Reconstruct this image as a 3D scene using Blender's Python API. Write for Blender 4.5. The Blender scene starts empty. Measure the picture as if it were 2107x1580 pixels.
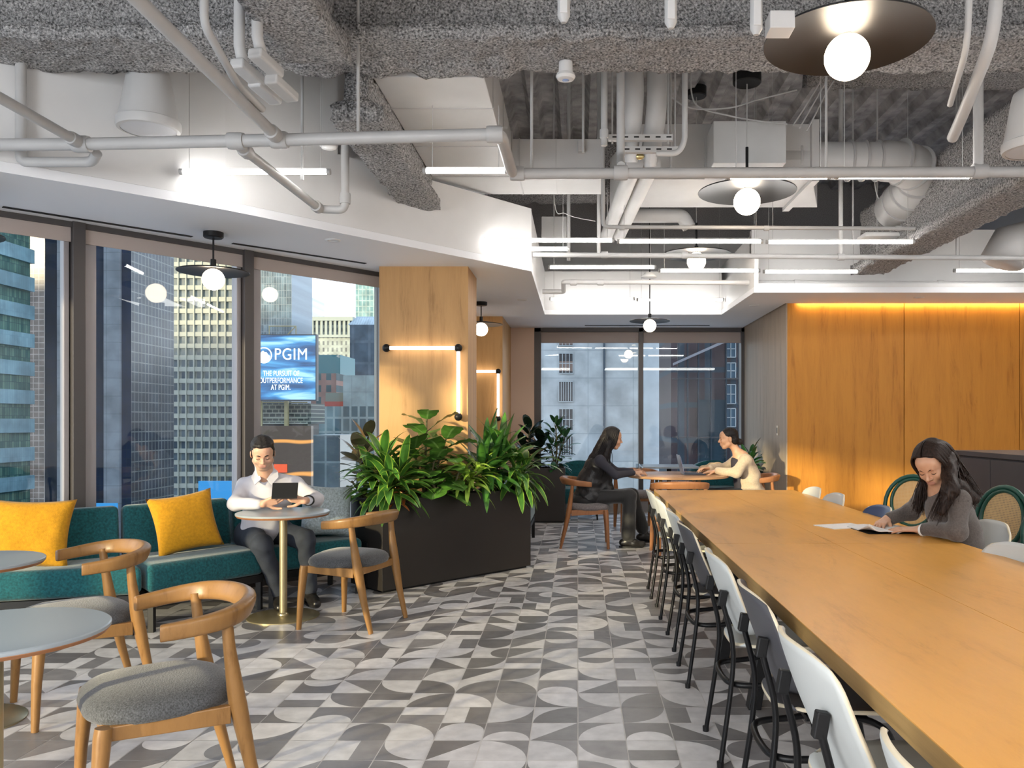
import bpy, bmesh, math, random
import numpy as np
from mathutils import Vector, Matrix, Euler, noise
R = math.radians
sc = bpy.context.scene
C = sc.collection
rnd = random.Random(7)

# ---------------------------------------------------------------- camera
F = 1697.0; CZ = 1.345
cam_d = bpy.data.cameras.new('camera'); cam = bpy.data.objects.new('camera', cam_d); C.objects.link(cam)
cam.location = (0, 0, CZ); cam.rotation_euler = (R(90), 0, 0)
cam_d.sensor_width = 36; cam_d.lens = F/2107*36
cam_d.shift_x = -(1189-1053.5)/2107; cam_d.shift_y = (868-790)/2107
cam_d.clip_start = .05; cam_d.clip_end = 900
sc.camera = cam
def WX(px, Y): return (px-1189)*Y/F
def WZ(py, Y): return CZ-(py-868)*Y/F

# ---------------------------------------------------------------- light and exposure
sc.view_settings.view_transform = 'Standard'; sc.view_settings.look = 'None'
sc.view_settings.gamma = 1; sc.view_settings.use_curve_mapping = False
sc.view_settings.exposure = 0.56
sc.cycles.use_denoising = True
sc.cycles.max_bounces = 8; sc.cycles.diffuse_bounces = 5; sc.cycles.glossy_bounces = 3
sc.cycles.transparent_max_bounces = 10; sc.cycles.transmission_bounces = 3
sc.cycles.sample_clamp_indirect = 6; sc.cycles.caustics_reflective = False; sc.cycles.caustics_refractive = False
w = bpy.data.worlds.new('sky'); sc.world = w; w.use_nodes = True
nt = w.node_tree; bg = nt.nodes['Background']
tc = nt.nodes.new('ShaderNodeTexCoord'); sep = nt.nodes.new('ShaderNodeSeparateXYZ'); rp = nt.nodes.new('ShaderNodeValToRGB')
nt.links.new(tc.outputs['Generated'], sep.inputs[0]); nt.links.new(sep.outputs['Z'], rp.inputs[0])
rp.color_ramp.elements[0].position = .0; rp.color_ramp.elements[0].color = (.93, .95, 1, 1)
rp.color_ramp.elements[1].position = .5; rp.color_ramp.elements[1].color = (.60, .74, .98, 1)
nt.links.new(rp.outputs[0], bg.inputs[0]); bg.inputs[1].default_value = 1.7
SUN_DIR = Vector((.62, .784, -.125)).normalized()
sd = bpy.data.lights.new('sun', 'SUN'); sun = bpy.data.objects.new('sun', sd); C.objects.link(sun)
sd.energy = 5.0; sd.color = (1, .80, .50); sd.angle = R(1.6)
sun.rotation_euler = SUN_DIR.to_track_quat('-Z', 'Y').to_euler()
LINE_E = 21.0; GLOBE_E = 14.0; COVE_E = 30.0; COOL = (1, .965, .92); WARM = (1, .80, .58)

def area(name, loc, size, power, rot=(0,0,0), col=COOL):
    d = bpy.data.lights.new(name, 'AREA'); o = bpy.data.objects.new(name, d); C.objects.link(o)
    d.shape = 'RECTANGLE'; d.size, d.size_y = size; d.energy = power; d.color = col
    o.location = loc; o.rotation_euler = rot; return o
# added fill lights without fixtures, standing in for the unseen half of the room
area('fill_light_back', (-2.0, -1.2, 3.0), (3.5, 1.2), 150)
area('fill_light_back', (2.6, -1.2, 3.0), (3.5, 1.2), 150)
area('fill_panel_back', (-3.4, -3.0, 1.6), (3.4, 2.4), 190, (R(90), 0, R(-18)), (.88,.94,1))  # added panel before the solid back wall, imitating daylight
area('fill_light_side', (4.5, 5.0, 3.3), (1.0, 3.5), 70)  # added fill at the right, no fixture there
# ---------------------------------------------------------------- materials
def newmat(name):
    m = bpy.data.materials.new(name); m.use_nodes = True
    return m, m.node_tree, m.node_tree.nodes['Principled BSDF']
def N(nt, t, **kw):
    n = nt.nodes.new(t)
    for k, v in kw.items():
        if k in n.inputs: n.inputs[k].default_value = v
        else: setattr(n, k, v)
    return n
def mat(name, col, rough=.5, metal=0, spec=.5, nscale=0, namt=0, bump=0, bscale=200, sheen=0, stretch=None, coat=0, bdist=.01):
    """Plain surface with a little procedural variation and bump."""
    m, nt, p = newmat(name)
    p.inputs['Base Color'].default_value = (*col, 1); p.inputs['Roughness'].default_value = rough
    p.inputs['Metallic'].default_value = metal; p.inputs['Specular IOR Level'].default_value = spec
    if sheen: p.inputs['Sheen Weight'].default_value = sheen; p.inputs['Sheen Roughness'].default_value = .4
    if coat: p.inputs['Coat Weight'].default_value = coat; p.inputs['Coat Roughness'].default_value = .15
    tc = N(nt, 'ShaderNodeTexCoord'); mp = N(nt, 'ShaderNodeMapping')
    if stretch: mp.inputs['Scale'].default_value = stretch
    nt.links.new(tc.outputs['Object'], mp.inputs[0])
    if namt:
        n = N(nt, 'ShaderNodeTexNoise', Scale=nscale or 8, Detail=5.0)
        nt.links.new(mp.outputs[0], n.inputs['Vector'])
        cr = N(nt, 'ShaderNodeValToRGB')
        cr.color_ramp.elements[0].position = .3; cr.color_ramp.elements[1].position = .7
        cr.color_ramp.elements[0].color = (*[c*(1-namt) for c in col], 1)
        cr.color_ramp.elements[1].color = (*[min(1, c*(1+namt)) for c in col], 1)
        nt.links.new(n.outputs[0], cr.inputs[0]); nt.links.new(cr.outputs[0], p.inputs['Base Color'])
    if bump:
        n = N(nt, 'ShaderNodeTexNoise', Scale=bscale, Detail=3.0)
        nt.links.new(mp.outputs[0], n.inputs['Vector'])
        b = N(nt, 'ShaderNodeBump', Strength=bump, Distance=bdist)
        nt.links.new(n.outputs[0], b.inputs['Height']); nt.links.new(b.outputs[0], p.inputs['Normal'])
    return m
def emis(name, col, e, base=.8):
    m, nt, p = newmat(name)
    p.inputs['Base Color'].default_value = (base, base, base, 1)
    p.inputs['Emission Color'].default_value = (*col, 1); p.inputs['Emission Strength'].default_value = e
    return m
def wood(name, light, dark, stretch=(6, 6, .5), rough=.45, knots=True, scale=1.0):
    m, nt, p = newmat(name); p.inputs['Roughness'].default_value = rough; p.inputs['Specular IOR Level'].default_value = .32
    tc = N(nt, 'ShaderNodeTexCoord'); mp = N(nt, 'ShaderNodeMapping'); mp.inputs['Scale'].default_value = stretch
    nt.links.new(tc.outputs['Object'], mp.inputs[0])
    n1 = N(nt, 'ShaderNodeTexNoise', Scale=2.2*scale, Detail=6.0, Roughness=.62, Distortion=.5)
    n2 = N(nt, 'ShaderNodeTexNoise', Scale=14*scale, Detail=4.0, Roughness=.7)
    for n in (n1, n2): nt.links.new(mp.outputs[0], n.inputs['Vector'])
    mx = N(nt, 'ShaderNodeMath', operation='MULTIPLY_ADD'); mx.inputs[1].default_value = .35
    nt.links.new(n2.outputs[0], mx.inputs[0]); nt.links.new(n1.outputs[0], mx.inputs[2])
    cr = N(nt, 'ShaderNodeValToRGB'); e = cr.color_ramp.elements
    e[0].position = .42; e[0].color = (*dark, 1); e[1].position = .78; e[1].color = (*light, 1)
    e.new(.6).color = (*[(a*.75+b*.25) for a, b in zip(light, dark)], 1)
    nt.links.new(mx.outputs[0], cr.inputs[0]); last = cr.outputs[0]
    if knots:
        n3 = N(nt, 'ShaderNodeTexNoise', Scale=.9*scale, Detail=8.0, Roughness=.75, Distortion=1.2)
        nt.links.new(mp.outputs[0], n3.inputs['Vector'])
        c3 = N(nt, 'ShaderNodeValToRGB'); c3.color_ramp.elements[0].position = .28; c3.color_ramp.elements[1].position = .42
        c3.color_ramp.elements[0].color = (.60, .50, .38, 1); c3.color_ramp.elements[1].color = (1, 1, 1, 1)
        nt.links.new(n3.outputs[0], c3.inputs[0])
        mm = N(nt, 'ShaderNodeMixRGB', blend_type='MULTIPLY'); mm.inputs[0].default_value = .8
        nt.links.new(last, mm.inputs[1]); nt.links.new(c3.outputs[0], mm.inputs[2]); last = mm.outputs[0]
    nt.links.new(last, p.inputs['Base Color'])
    b = N(nt, 'ShaderNodeBump', Strength=.08, Distance=.004)
    nt.links.new(n2.outputs[0], b.inputs['Height']); nt.links.new(b.outputs[0], p.inputs['Normal'])
    return m

M = {}
M['white'] = mat('white paint', (.74, .74, .74), .55, namt=.03, nscale=3)
M['soffit'] = mat('soffit paint', (.86, .87, .90), .6)
M['pipe'] = mat('pipe paint', (.48, .48, .48), .45, namt=.06, nscale=6)
M['duct'] = mat('duct paint', (.58, .58, .58), .45, namt=.04, nscale=4)
M['spray'] = mat('sprayed fireproofing', (.40, .395, .395), .95, namt=.85, nscale=80, bump=1, bscale=95, bdist=.03)
M['spray_smooth'] = mat('sprayed web', (.36, .35, .35), .95, namt=.3, nscale=90, bump=.7, bscale=130)
M['deck'] = mat('sprayed deck', (.34, .325, .32), .95, namt=.45, nscale=5, bump=.8, bscale=90, bdist=.02)
M['black'] = mat('black metal', (.010, .010, .011), .42, spec=.3)
M['blackplastic'] = mat('black plastic', (.010, .010, .011), .5, spec=.3)
M['chair_tube'] = mat('black tube', (.005, .005, .006), .4, spec=.3)
M['mullion'] = mat('bronze mullion', (.075, .068, .068), .4, metal=.3)
M['mullion_light'] = mat('aluminium frame', (.30, .28, .29), .4, metal=.4)
M['blind'] = mat('roller blind fabric', (.42, .36, .33), .8, bump=.2, bscale=400)
M['beige'] = mat('beige wall panel', (.62, .46, .36), .6)
M['oak_column'] = wood('oak column panel', (.52, .30, .12), (.32, .17, .06), (5, 5, .45), .5)
M['oak_wall'] = wood('oak wall panel', (.50, .215, .030), (.30, .108, .013), (4, 4, .4), .5)
M['oak_grey'] = wood('grey brown oak panel', (.42, .34, .26), (.25, .20, .15), (5, 5, .4), .5, knots=False)  # greyer, browner oak for the return wall
M['oak_table'] = wood('oak table top', (.70, .345, .068), (.50, .23, .038), (2.6, .55, 2), .32, scale=1.2)
M['oak_edge'] = wood('oak table edge', (.38, .235, .085), (.20, .12, .04), (5, .4, 18), .45, knots=False)
M['oak_round'] = wood('round table top wood', (.52, .30, .16), (.36, .19, .09), (2, .8, 2), .25, knots=False)
M['chair_wood'] = wood('chair wood', (.265, .138, .047), (.15, .07, .021), (5, 5, 1.2), .34, knots=False)
M['chair_wood_red'] = wood('reddish chair wood', (.34, .15, .065), (.22, .085, .035), (5, 5, 1.2), .34, knots=False)
M['line_light'] = emis('linear lamp diffuser', COOL, LINE_E)
M['globe'] = emis('globe glass', WARM, GLOBE_E)
M['wall_led'] = emis('wall tube diffuser', (1, .86, .72), 4.2)
M['cove'] = emis('cove strip', (1, .72, .36), COVE_E)

def glass(name, tint=(.93, .97, .97), refl=.0):
    m, nt, p = newmat(name); nt.nodes.remove(p)
    out = nt.nodes['Material Output']
    tr = N(nt, 'ShaderNodeBsdfTransparent'); tr.inputs[0].default_value = (*tint, 1)
    gl = N(nt, 'ShaderNodeBsdfGlossy'); gl.inputs['Roughness'].default_value = 0.0
    fr = N(nt, 'ShaderNodeFresnel', IOR=1.5); ge = N(nt, 'ShaderNodeNewGeometry'); io = N(nt, 'ShaderNodeMath', operation='MULTIPLY_ADD')
    io.inputs[1].default_value = -(1.5-1/1.5); io.inputs[2].default_value = 1.5   # same Fresnel curve on both faces of the pane
    nt.links.new(ge.outputs['Backfacing'], io.inputs[0]); nt.links.new(io.outputs[0], fr.inputs['IOR'])
    ad = N(nt, 'ShaderNodeMath', operation='MULTIPLY_ADD'); ad.inputs[1].default_value = .75; ad.inputs[2].default_value = refl
    mx = N(nt, 'ShaderNodeMixShader')
    nt.links.new(fr.outputs[0], ad.inputs[0]); nt.links.new(ad.outputs[0], mx.inputs[0])
    nt.links.new(tr.outputs[0], mx.inputs[1]); nt.links.new(gl.outputs[0], mx.inputs[2])
    nt.links.new(mx.outputs[0], out.inputs[0])
    return m
M['glass'] = glass('window glass', (.95, .985, .985), .0)

# ---------------------------------------------------------------- mesh helpers
class MB:
    def __init__(s, origin=(0, 0, 0)):
        s.bm = bmesh.new(); s.o = Vector(origin)
    def _v(s, p): return s.bm.verts.new(Vector(p)-s.o)
    def box(s, x0, x1, y0, y1, z0, z1, mi=0):
        return s.hexa([(x0,y0,z0),(x1,y0,z0),(x1,y1,z0),(x0,y1,z0),(x0,y0,z1),(x1,y0,z1),(x1,y1,z1),(x0,y1,z1)], mi)
    def hexa(s, pts, mi=0):
        v = [s._v(p) for p in pts]
        for f in ((3,2,1,0),(4,5,6,7),(0,1,5,4),(1,2,6,5),(2,3,7,6),(3,0,4,7)):
            s.bm.faces.new([v[i] for i in f]).material_index = mi
        return s
    def obox(s, c, d, rot=(0,0,0), mi=0):
        m = rot.to_matrix() if isinstance(rot, Euler) else (rot if isinstance(rot, Matrix) else Euler(rot).to_matrix())
        c = Vector(c); hx, hy, hz = d[0]/2, d[1]/2, d[2]/2
        return s.hexa([c+m@Vector(p) for p in ((-hx,-hy,-hz),(hx,-hy,-hz),(hx,hy,-hz),(-hx,hy,-hz),(-hx,-hy,hz),(hx,-hy,hz),(hx,hy,hz),(-hx,hy,hz))], mi)
    def prism(s, poly, z0, z1, mi=0):
        a = [s._v((x, y, z0)) for x, y in poly]; b = [s._v((x, y, z1)) for x, y in poly]
        n = len(poly)
        s.bm.faces.new(a[::-1]).material_index = mi; s.bm.faces.new(b).material_index = mi
        for i in range(n): s.bm.faces.new((a[i], a[(i+1)%n], b[(i+1)%n], b[i])).material_index = mi
        return s
    def tube(s, pts, r, n=12, mi=0, closed=False, caps=True, flat=None, up=None):
        """Sweep a circle (or an ellipse: flat = (a, b) factors) along pts; r a number or list."""
        pts = [Vector(p) for p in pts]; m = len(pts)
        rs = r if isinstance(r, (list, tuple)) else [r]*m
        rings = []; prev = None
        for i, p in enumerate(pts):
            if closed: t = (pts[(i+1)%m]-pts[i-1])
            else: t = pts[min(i+1, m-1)]-pts[max(i-1, 0)]
            t.normalize()
            if prev is None:
                u = Vector(up) if up is not None else (Vector((0,0,1)) if abs(t.z) < .9 else Vector((1,0,0)))
            else: u = prev
            if up is not None and abs(Vector(up).normalized().dot(t)) < .95: u = Vector(up)
            u = (u-t*u.dot(t)).normalized(); v = t.cross(u); prev = u
            ring = []
            for k in range(n):
                a = 2*math.pi*k/n
                fa, fb = flat if flat else (1, 1)
                ring.append(s._v(p+u*math.cos(a)*rs[i]*fa+v*math.sin(a)*rs[i]*fb))
            rings.append(ring)
        rng = range(m if closed else m-1)
        for i in rng:
            A, B = rings[i], rings[(i+1)%m]
            for k in range(n):
                s.bm.faces.new((A[k], A[(k+1)%n], B[(k+1)%n], B[k])).material_index = mi
        if caps and not closed:
            s.bm.faces.new(rings[0][::-1]).material_index = mi; s.bm.faces.new(rings[-1]).material_index = mi
        return s
    def lathe(s, prof, c=(0,0,0), n=32, mi=0, axis='z'):
        c = Vector(c); rings = []
        for r, z in prof:
            if r < 1e-5: rings.append([s._v(c+(Vector((0,0,z)) if axis == 'z' else Vector((0,-z,0)) if axis == 'y' else Vector((z,0,0))))]); continue
            ring = []
            for k in range(n):
                a = 2*math.pi*k/n; x, y = r*math.cos(a), r*math.sin(a)
                q = Vector((x, y, z)) if axis == 'z' else Vector((x, -z, y)) if axis == 'y' else Vector((z, x, y))
                ring.append(s._v(c+q))
            rings.append(ring)
        for A, B in zip(rings, rings[1:]):
            if len(A) == 1 and len(B) == 1: continue
            if len(A) == 1:
                for k in range(n): s.bm.faces.new((A[0], B[k], B[(k+1)%n])).material_index = mi
            elif len(B) == 1:
                for k in range(n): s.bm.faces.new((A[k], A[(k+1)%n], B[0])).material_index = mi
            else:
                for k in range(n): s.bm.faces.new((A[k], A[(k+1)%n], B[(k+1)%n], B[k])).material_index = mi
        return s
    def sphere(s, c, r, n=20, m=12, mi=0, scale=(1,1,1), rot=None):
        c = Vector(c); rings = []
        for j in range(m+1):
            th = math.pi*j/m
            ring = []
            for k in range(n if 0 < j < m else 1):
                a = 2*math.pi*k/n
                q = Vector((r*math.sin(th)*math.cos(a)*scale[0], r*math.sin(th)*math.sin(a)*scale[1], r*math.cos(th)*scale[2]))
                if rot is not None: q = rot@q
                ring.append(s._v(c+q))
            rings.append(ring)
        for A, B in zip(rings, rings[1:]):
            for k in range(n):
                if len(A) == 1: s.bm.faces.new((A[0], B[k], B[(k+1)%n])).material_index = mi
                elif len(B) == 1: s.bm.faces.new((A[k], B[0], A[(k+1)%n])).material_index = mi
                else: s.bm.faces.new((A[k], B[k], B[(k+1)%n], A[(k+1)%n])).material_index = mi
        return s
    def grid(s, f, nu, nv, mi=0, cu=False):
        """f(u, v) -> point, u and v in 0..1."""
        vs = [[s._v(f(i/nu, j/nv)) for j in range(nv+1)] for i in range(nu+(0 if cu else 1))]
        L = len(vs)
        for i in range(nu):
            for j in range(nv):
                s.bm.faces.new((vs[i][j], vs[(i+1)%L][j], vs[(i+1)%L][j+1], vs[i][j+1])).material_index = mi
        return s
    def build(s, name, mats, parent=None, smooth=False, bevel=0, seg=2, normals=True, solid=0, sub=0, auto=None):
        if normals: bmesh.ops.recalc_face_normals(s.bm, faces=s.bm.faces)
        me = bpy.data.meshes.new(name); s.bm.to_mesh(me); s.bm.free()
        for m in (mats if isinstance(mats, (list, tuple)) else [mats]): me.materials.append(m)
        if smooth:
            me.polygons.foreach_set('use_smooth', [True]*len(me.polygons))
            if auto:
                try: me.set_sharp_from_angle(angle=R(auto))
                except Exception: pass
        o = bpy.data.objects.new(name, me); C.objects.link(o)
        o.location = s.o
        if parent is not None:
            o.parent = parent; o.location = s.o
        if solid:
            md = o.modifiers.new('solid', 'SOLIDIFY'); md.thickness = solid; md.offset = 0
        if bevel:
            md = o.modifiers.new('bevel', 'BEVEL'); md.width = bevel; md.segments = seg; md.limit_method = 'ANGLE'; md.angle_limit = R(35)
        if sub:
            md = o.modifiers.new('sub', 'SUBSURF'); md.levels = sub; md.render_levels = sub
        return o
def tag(o, label, cat, group=None, kind=None):
    o['label'] = label; o['category'] = cat
    if group: o['group'] = group
    if kind: o['kind'] = kind
    return o
def struct(o, label=None):
    o['kind'] = 'structure'
    if label: o['label'] = label
    return o
def empty(name, loc=(0,0,0), rz=0):
    e = bpy.data.objects.new(name, None); C.objects.link(e); e.location = loc; e.rotation_euler = (0,0,rz); e.empty_display_size = .1
    return e
def copy_tree(o, parent=None):
    c = o.copy(); C.objects.link(c); c.parent = parent
    for ch in list(o.children): copy_tree(ch, c)
    return c
def arc(c, r, a0, a1, n, plane='xy'):
    out = []
    for i in range(n+1):
        a = R(a0+(a1-a0)*i/n); u, v = r*math.cos(a), r*math.sin(a)
        out.append((c[0]+u, c[1]+v, c[2]) if plane == 'xy' else (c[0]+u, c[1], c[2]+v) if plane == 'xz' else (c[0], c[1]+u, c[2]+v))
    return out
def bend(pts, r, n=5):
    """Round the corners of a polyline with radius r."""
    P = [Vector(p) for p in pts]; out = [P[0]]
    for i in range(1, len(P)-1):
        a = (P[i-1]-P[i]); b = (P[i+1]-P[i]); d = min(r, a.length*.49, b.length*.49)
        A = P[i]+a.normalized()*d; B = P[i]+b.normalized()*d
        for k in range(n+1):
            t = k/n; out.append(A*(1-t)**2+P[i]*2*t*(1-t)+B*t*t)
    out.append(P[-1]); return out

# ================================================================ SETTING
FAC = [(-1.80, 7.835), (-2.735, 6.745), (-3.545, 5.80), (-4.6, 4.7), (-5.7, 3.5), (-5.75, -3.2)]   # glass line, column to behind camera; unseen last bend shaped to admit the sun
DECK = 4.9
# floor: geometric cement tiles, each with its own figure
T = .2032; Y0 = 3.482
SEEN = {}
for i_, col_ in {-2: 'QBLl HBl QTLl QTRd QBLd QTLd STd TTLd TTLd TBRd', -1: 'QBLl TBRd QBRd QTRl HBl QBRl TBLd QBRl HTl QBLd HBd', 0: 'QTRd QBRl TTLd QTRl TBRd QTRl HTd TTLd QBLl SRd QTLl', 1: 'SBd HBl QTLd QBRd SBd SLd STd QBLl TTLd QTRl SRd'}.items():
    for n_, c_ in enumerate(col_.split()): SEEN[(i_, n_-1)] = (c_[0], c_[1:-1], c_[-1])
def tile_floor():
    bm = bmesh.new(); g = .0024
    rr = random.Random(11)
    def face(pts, mi):
        f = bm.faces.new([bm.verts.new((x, y, 0)) for x, y in pts]); f.material_index = mi
    for i in range(-29, 28):
        for j in range(-24, 44):
            x0 = i*T; y0 = Y0+j*T
            cx, cy = x0+T/2, y0+T/2
            if cx < -1.8 and cy > 7.75+(cx+1.8)*1.1: continue
            if cx < -1.6 and cy > 12.2: continue
            k = rr.choice('QQQQTTTHHSRDU'); rot = rr.randrange(4); inv = rr.random() < .42
            a, b = 1+rr.randrange(3), 4+rr.randrange(3)
            if inv: a, b = b, a
            if (i, j) in SEEN:       # figures read off the aisle in front of the camera
                k, c_, dk = SEEN[(i, j)]; rot = {'BL':0,'BR':1,'TR':2,'TL':3}[c_] if k == 'Q' else {'BR':0,'TR':1,'TL':2,'BL':3}[c_] if k == 'T' else {'B':0,'R':1,'T':2,'L':3}[c_]
                lo_, da_ = min(a, b), max(a, b); a, b = (da_, lo_) if dk == 'd' else (lo_, da_)
            def P(u, v):
                u -= .5; v -= .5
                for _ in range(rot): u, v = -v, u
                s_ = T-2*g
                return (cx+u*s_, cy+v*s_)
            if k == 'Q':
                A = [(math.cos(R(t)), math.sin(R(t))) for t in range(0, 91, 9)]
                face([P(0,0)]+[P(*q) for q in A], a); face([P(1,0)]+[P(*q) for q in A[1:-1]]+[P(0,1), P(1,1)], b)
            elif k == 'T':
                face([P(0,0), P(1,0), P(1,1)], a); face([P(0,0), P(1,1), P(0,1)], b)
            elif k == 'H':
                A = [(.5+.5*math.cos(R(t)), .5*math.sin(R(t))) for t in range(0, 181, 12)]
                face([P(*q) for q in A], a); face([P(*q) for q in A[:-1]]+[P(0,0), P(0,1), P(1,1)], b)
            elif k == 'D':
                A = [(.5+.5*math.cos(R(t)), .5+.5*math.sin(R(t))) for t in range(0, 181, 12)]
                face([P(0,0), P(1,0)]+[P(*q) for q in A], a); face([P(*q) for q in A[:-1]]+[P(0,.5), P(0,1), P(1,1)], b)
            elif k in 'SU':
                face([P(0,0), P(1,0), P(1,.5), P(0,.5)], a); face([P(0,.5), P(1,.5), P(1,1), P(0,1)], b)
            else:
                face([P(0,0), P(1,0), P(1,1), P(0,1)], a)
    f = bm.faces.new([bm.verts.new(p) for p in ((-5.8,-3.3,-.0012),(5.6,-3.3,-.0012),(5.6,12.45,-.0012),(-1.85,12.45,-.0012),(-1.85,7.85,-.0012),(-5.8,3.5,-.0012))]); f.material_index = 0
    me = bpy.data.meshes.new('floor'); bm.to_mesh(me); bm.free()
    me.materials.append(mat('grout', (.66, .64, .62), .8))
    L = [(.68, .665, .665), (.73, .715, .72), (.62, .61, .615)]; D = [(.215, .208, .21), (.26, .25, .253), (.18, .172, .175)]
    for c in L+D: me.materials.append(mat('cement tile', c, .34, namt=.14, nscale=13, bump=.05, bscale=30))
    o = bpy.data.objects.new('floor', me); C.objects.link(o)
    return struct(o, 'grey patterned cement tile floor')
tile_floor()
# slab, walls around
struct(MB().prism([(-5.85,-3.4),(5.7,-3.4),(5.7,12.45),(-1.9,12.45),(-1.9,7.9),(-5.85,3.6)], -.35, -.004).build('floor_slab', M['mullion']))
struct(MB().box(-5.9, 6.6, -3.4, -3.25, 0, DECK).build('wall_back', mat('far white paint', (.7,.68,.66), .6)))
struct(MB().box(5.6, 5.75, -3.3, 12.5, 0, DECK).build('wall_right', M['white']))
# right side oak wall (faces the camera) and its return
b = MB((0,0,0))
for x0, x1 in ((2.48, 3.857), (3.865, 5.225), (5.233, 5.62)): b.box(x0, x1, 9.76, 9.9, .1, 2.80)
b.box(2.5, 5.62, 9.78, 9.9, 0, 3.0)
struct(b.build('wall_oak', M['oak_wall'], bevel=.002), 'warm oak veneer panelled wall')
b = MB()
for y0, y1 in ((9.765, 10.95), (10.956, 12.33)): b.box(2.47, 2.6, y0, y1, 0, 2.76)
struct(b.build('wall_oak_return', M['oak_grey'], bevel=.002), 'greyed oak return wall beside the far window')
struct(MB().box(2.55, 5.6, 9.745, 9.765, 0, .1).build('baseboard_right', M['black']))
# far facade
def far_wall():
    Y = 12.33
    struct(MB().box(-1.8, WX(1100, Y), Y-.10, Y+.05, 0, 2.75).build('wall_beige', M['beige']), 'beige panel between column and far window')
    struct(MB().box(-1.8, 5.6, Y-.02, Y+.15, 2.75, 4.1).build('wall_far_upper', M['white'])); struct(MB().box(-1.8, 5.6, Y-.03, Y+.15, 4.1, DECK).build('wall_far_top', M['spray_smooth']))
    struct(MB().box(-.66, 2.48, Y-.05, Y+.12, 0, .26).build('wall_far_lower', mat('convector cover', (.3,.28,.27), .5)))
    fr = MB()
    xs = [WX(1100, Y), WX(1318, Y), WX(1528, Y)]
    fr.box(xs[0], xs[0]+.10, Y-.1, Y+.08, .2, 2.74).box(xs[1]-.035, xs[1]+.035, Y-.1, Y+.08, .2, 2.74).box(xs[2]-.04, xs[2]+.03, Y-.1, Y+.08, .2, 2.74)
    fr.box(xs[0], xs[2]+.03, Y-.1, Y+.08, 2.68, 2.75).box(xs[0], xs[2], Y-.1, Y+.08, .2, .3)
    w = struct(fr.build('window_1', M['mullion'], bevel=.004), 'far window with two tall panes and dark frames')
    for a, c in ((xs[0]+.1, xs[1]-.035), (xs[1]+.035, xs[2]-.04)):
        MB().box(a, c, Y, Y+.008, .3, 2.68).build('window_pane', M['glass'], w)
        MB().box(a, c, Y-.05, Y-.04, 2.52, 2.68).build('roller_blind', M['blind'], w)
far_wall()
# glass facade on the left
def seg_frame(p, q, k):
    a = Vector((*p, 0)); d = Vector((q[0]-p[0], q[1]-p[1], 0)); L = d.length; ang = math.atan2(d.y, d.x)
    u = d.normalized(); n = Vector((-u.y, u.x, 0))     # n points outward for this winding
    def bx(mb, s0, s1, o0, o1, z0, z1):
        return mb.hexa([a+u*s0+n*o0+Vector((0,0,z0)), a+u*s1+n*o0+Vector((0,0,z0)), a+u*s1+n*o1+Vector((0,0,z0)), a+u*s0+n*o1+Vector((0,0,z0)),
                        a+u*s0+n*o0+Vector((0,0,z1)), a+u*s1+n*o0+Vector((0,0,z1)), a+u*s1+n*o1+Vector((0,0,z1)), a+u*s0+n*o1+Vector((0,0,z1))])
    return L, bx
ins = 1
for k in range(len(FAC)-1):
    L, bx = seg_frame(FAC[k], FAC[k+1], k)
    # going from the column towards the camera, the outside is to the right-hand side: offset negative = outside
    S = -1
    n_bay = 1 if L < 3 else 4
    for j in range(n_bay):
        s0, s1 = L*j/n_bay, L*(j+1)/n_bay
        fr = MB()
        bx(fr, s0, s1, -.10, .06, 2.70, 2.745); bx(fr, s0, s1, -.10, .08, .26, .36)
        bx(fr, s1-.05, s1+.03, -.12, .08, .1, 2.745)
        if k == 0 and j == 0: bx(fr, s0-.02, s0+.05, -.12, .08, .1, 2.745)
        wdw = struct(fr.build('window_%d' % (2+k+j), M['mullion'], bevel=.004), 'tall window bay with dark bronze frame')
        f2 = MB(); bx(f2, s1-.135, s1-.05, -.06, .03, .3, 2.62); bx(f2, s0+.035, s0+.07, -.06, .03, .3, 2.62)
        f2.build('window_frame', M['mullion_light'], wdw, bevel=.004)
        g = MB(); bx(g, s0+.05, s1-.1, -.02, -.012, .36, 2.70); g.build('window_pane', M['glass'], wdw)
        g = MB(); bx(g, s0+.03, s1-.05, .035, .045, 2.60, 2.70); g.build('roller_blind', M['blind'], wdw)
    lo = MB(); bx(lo, 0, L, -.12, .10, 0, .30); struct(lo.build('wall_left_sill', mat('dark sill', (.06,.055,.055), .5)))
    up = MB(); bx(up, -.1, L+.1, -.15, .02, 2.745, DECK); struct(up.build('wall_left_upper', M['white']))
# wood clad columns
def column(x0, x1, y0, y1, nm):
    b = MB(); b.box(x0, x1, y0, y1, 0, 2.742)
    return struct(b.build(nm, M['oak_column'], bevel=.003), 'oak clad column')
column(-1.783, -.985, 7.40, 8.02, 'wall_column_near')
column(-1.79, -.995, 10.9, 12.3, 'wall_column_far')
struct(MB().box(-1.95, -1.78, 7.9, 12.45, 0, DECK).build('wall_left_far', M['white']))

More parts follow.
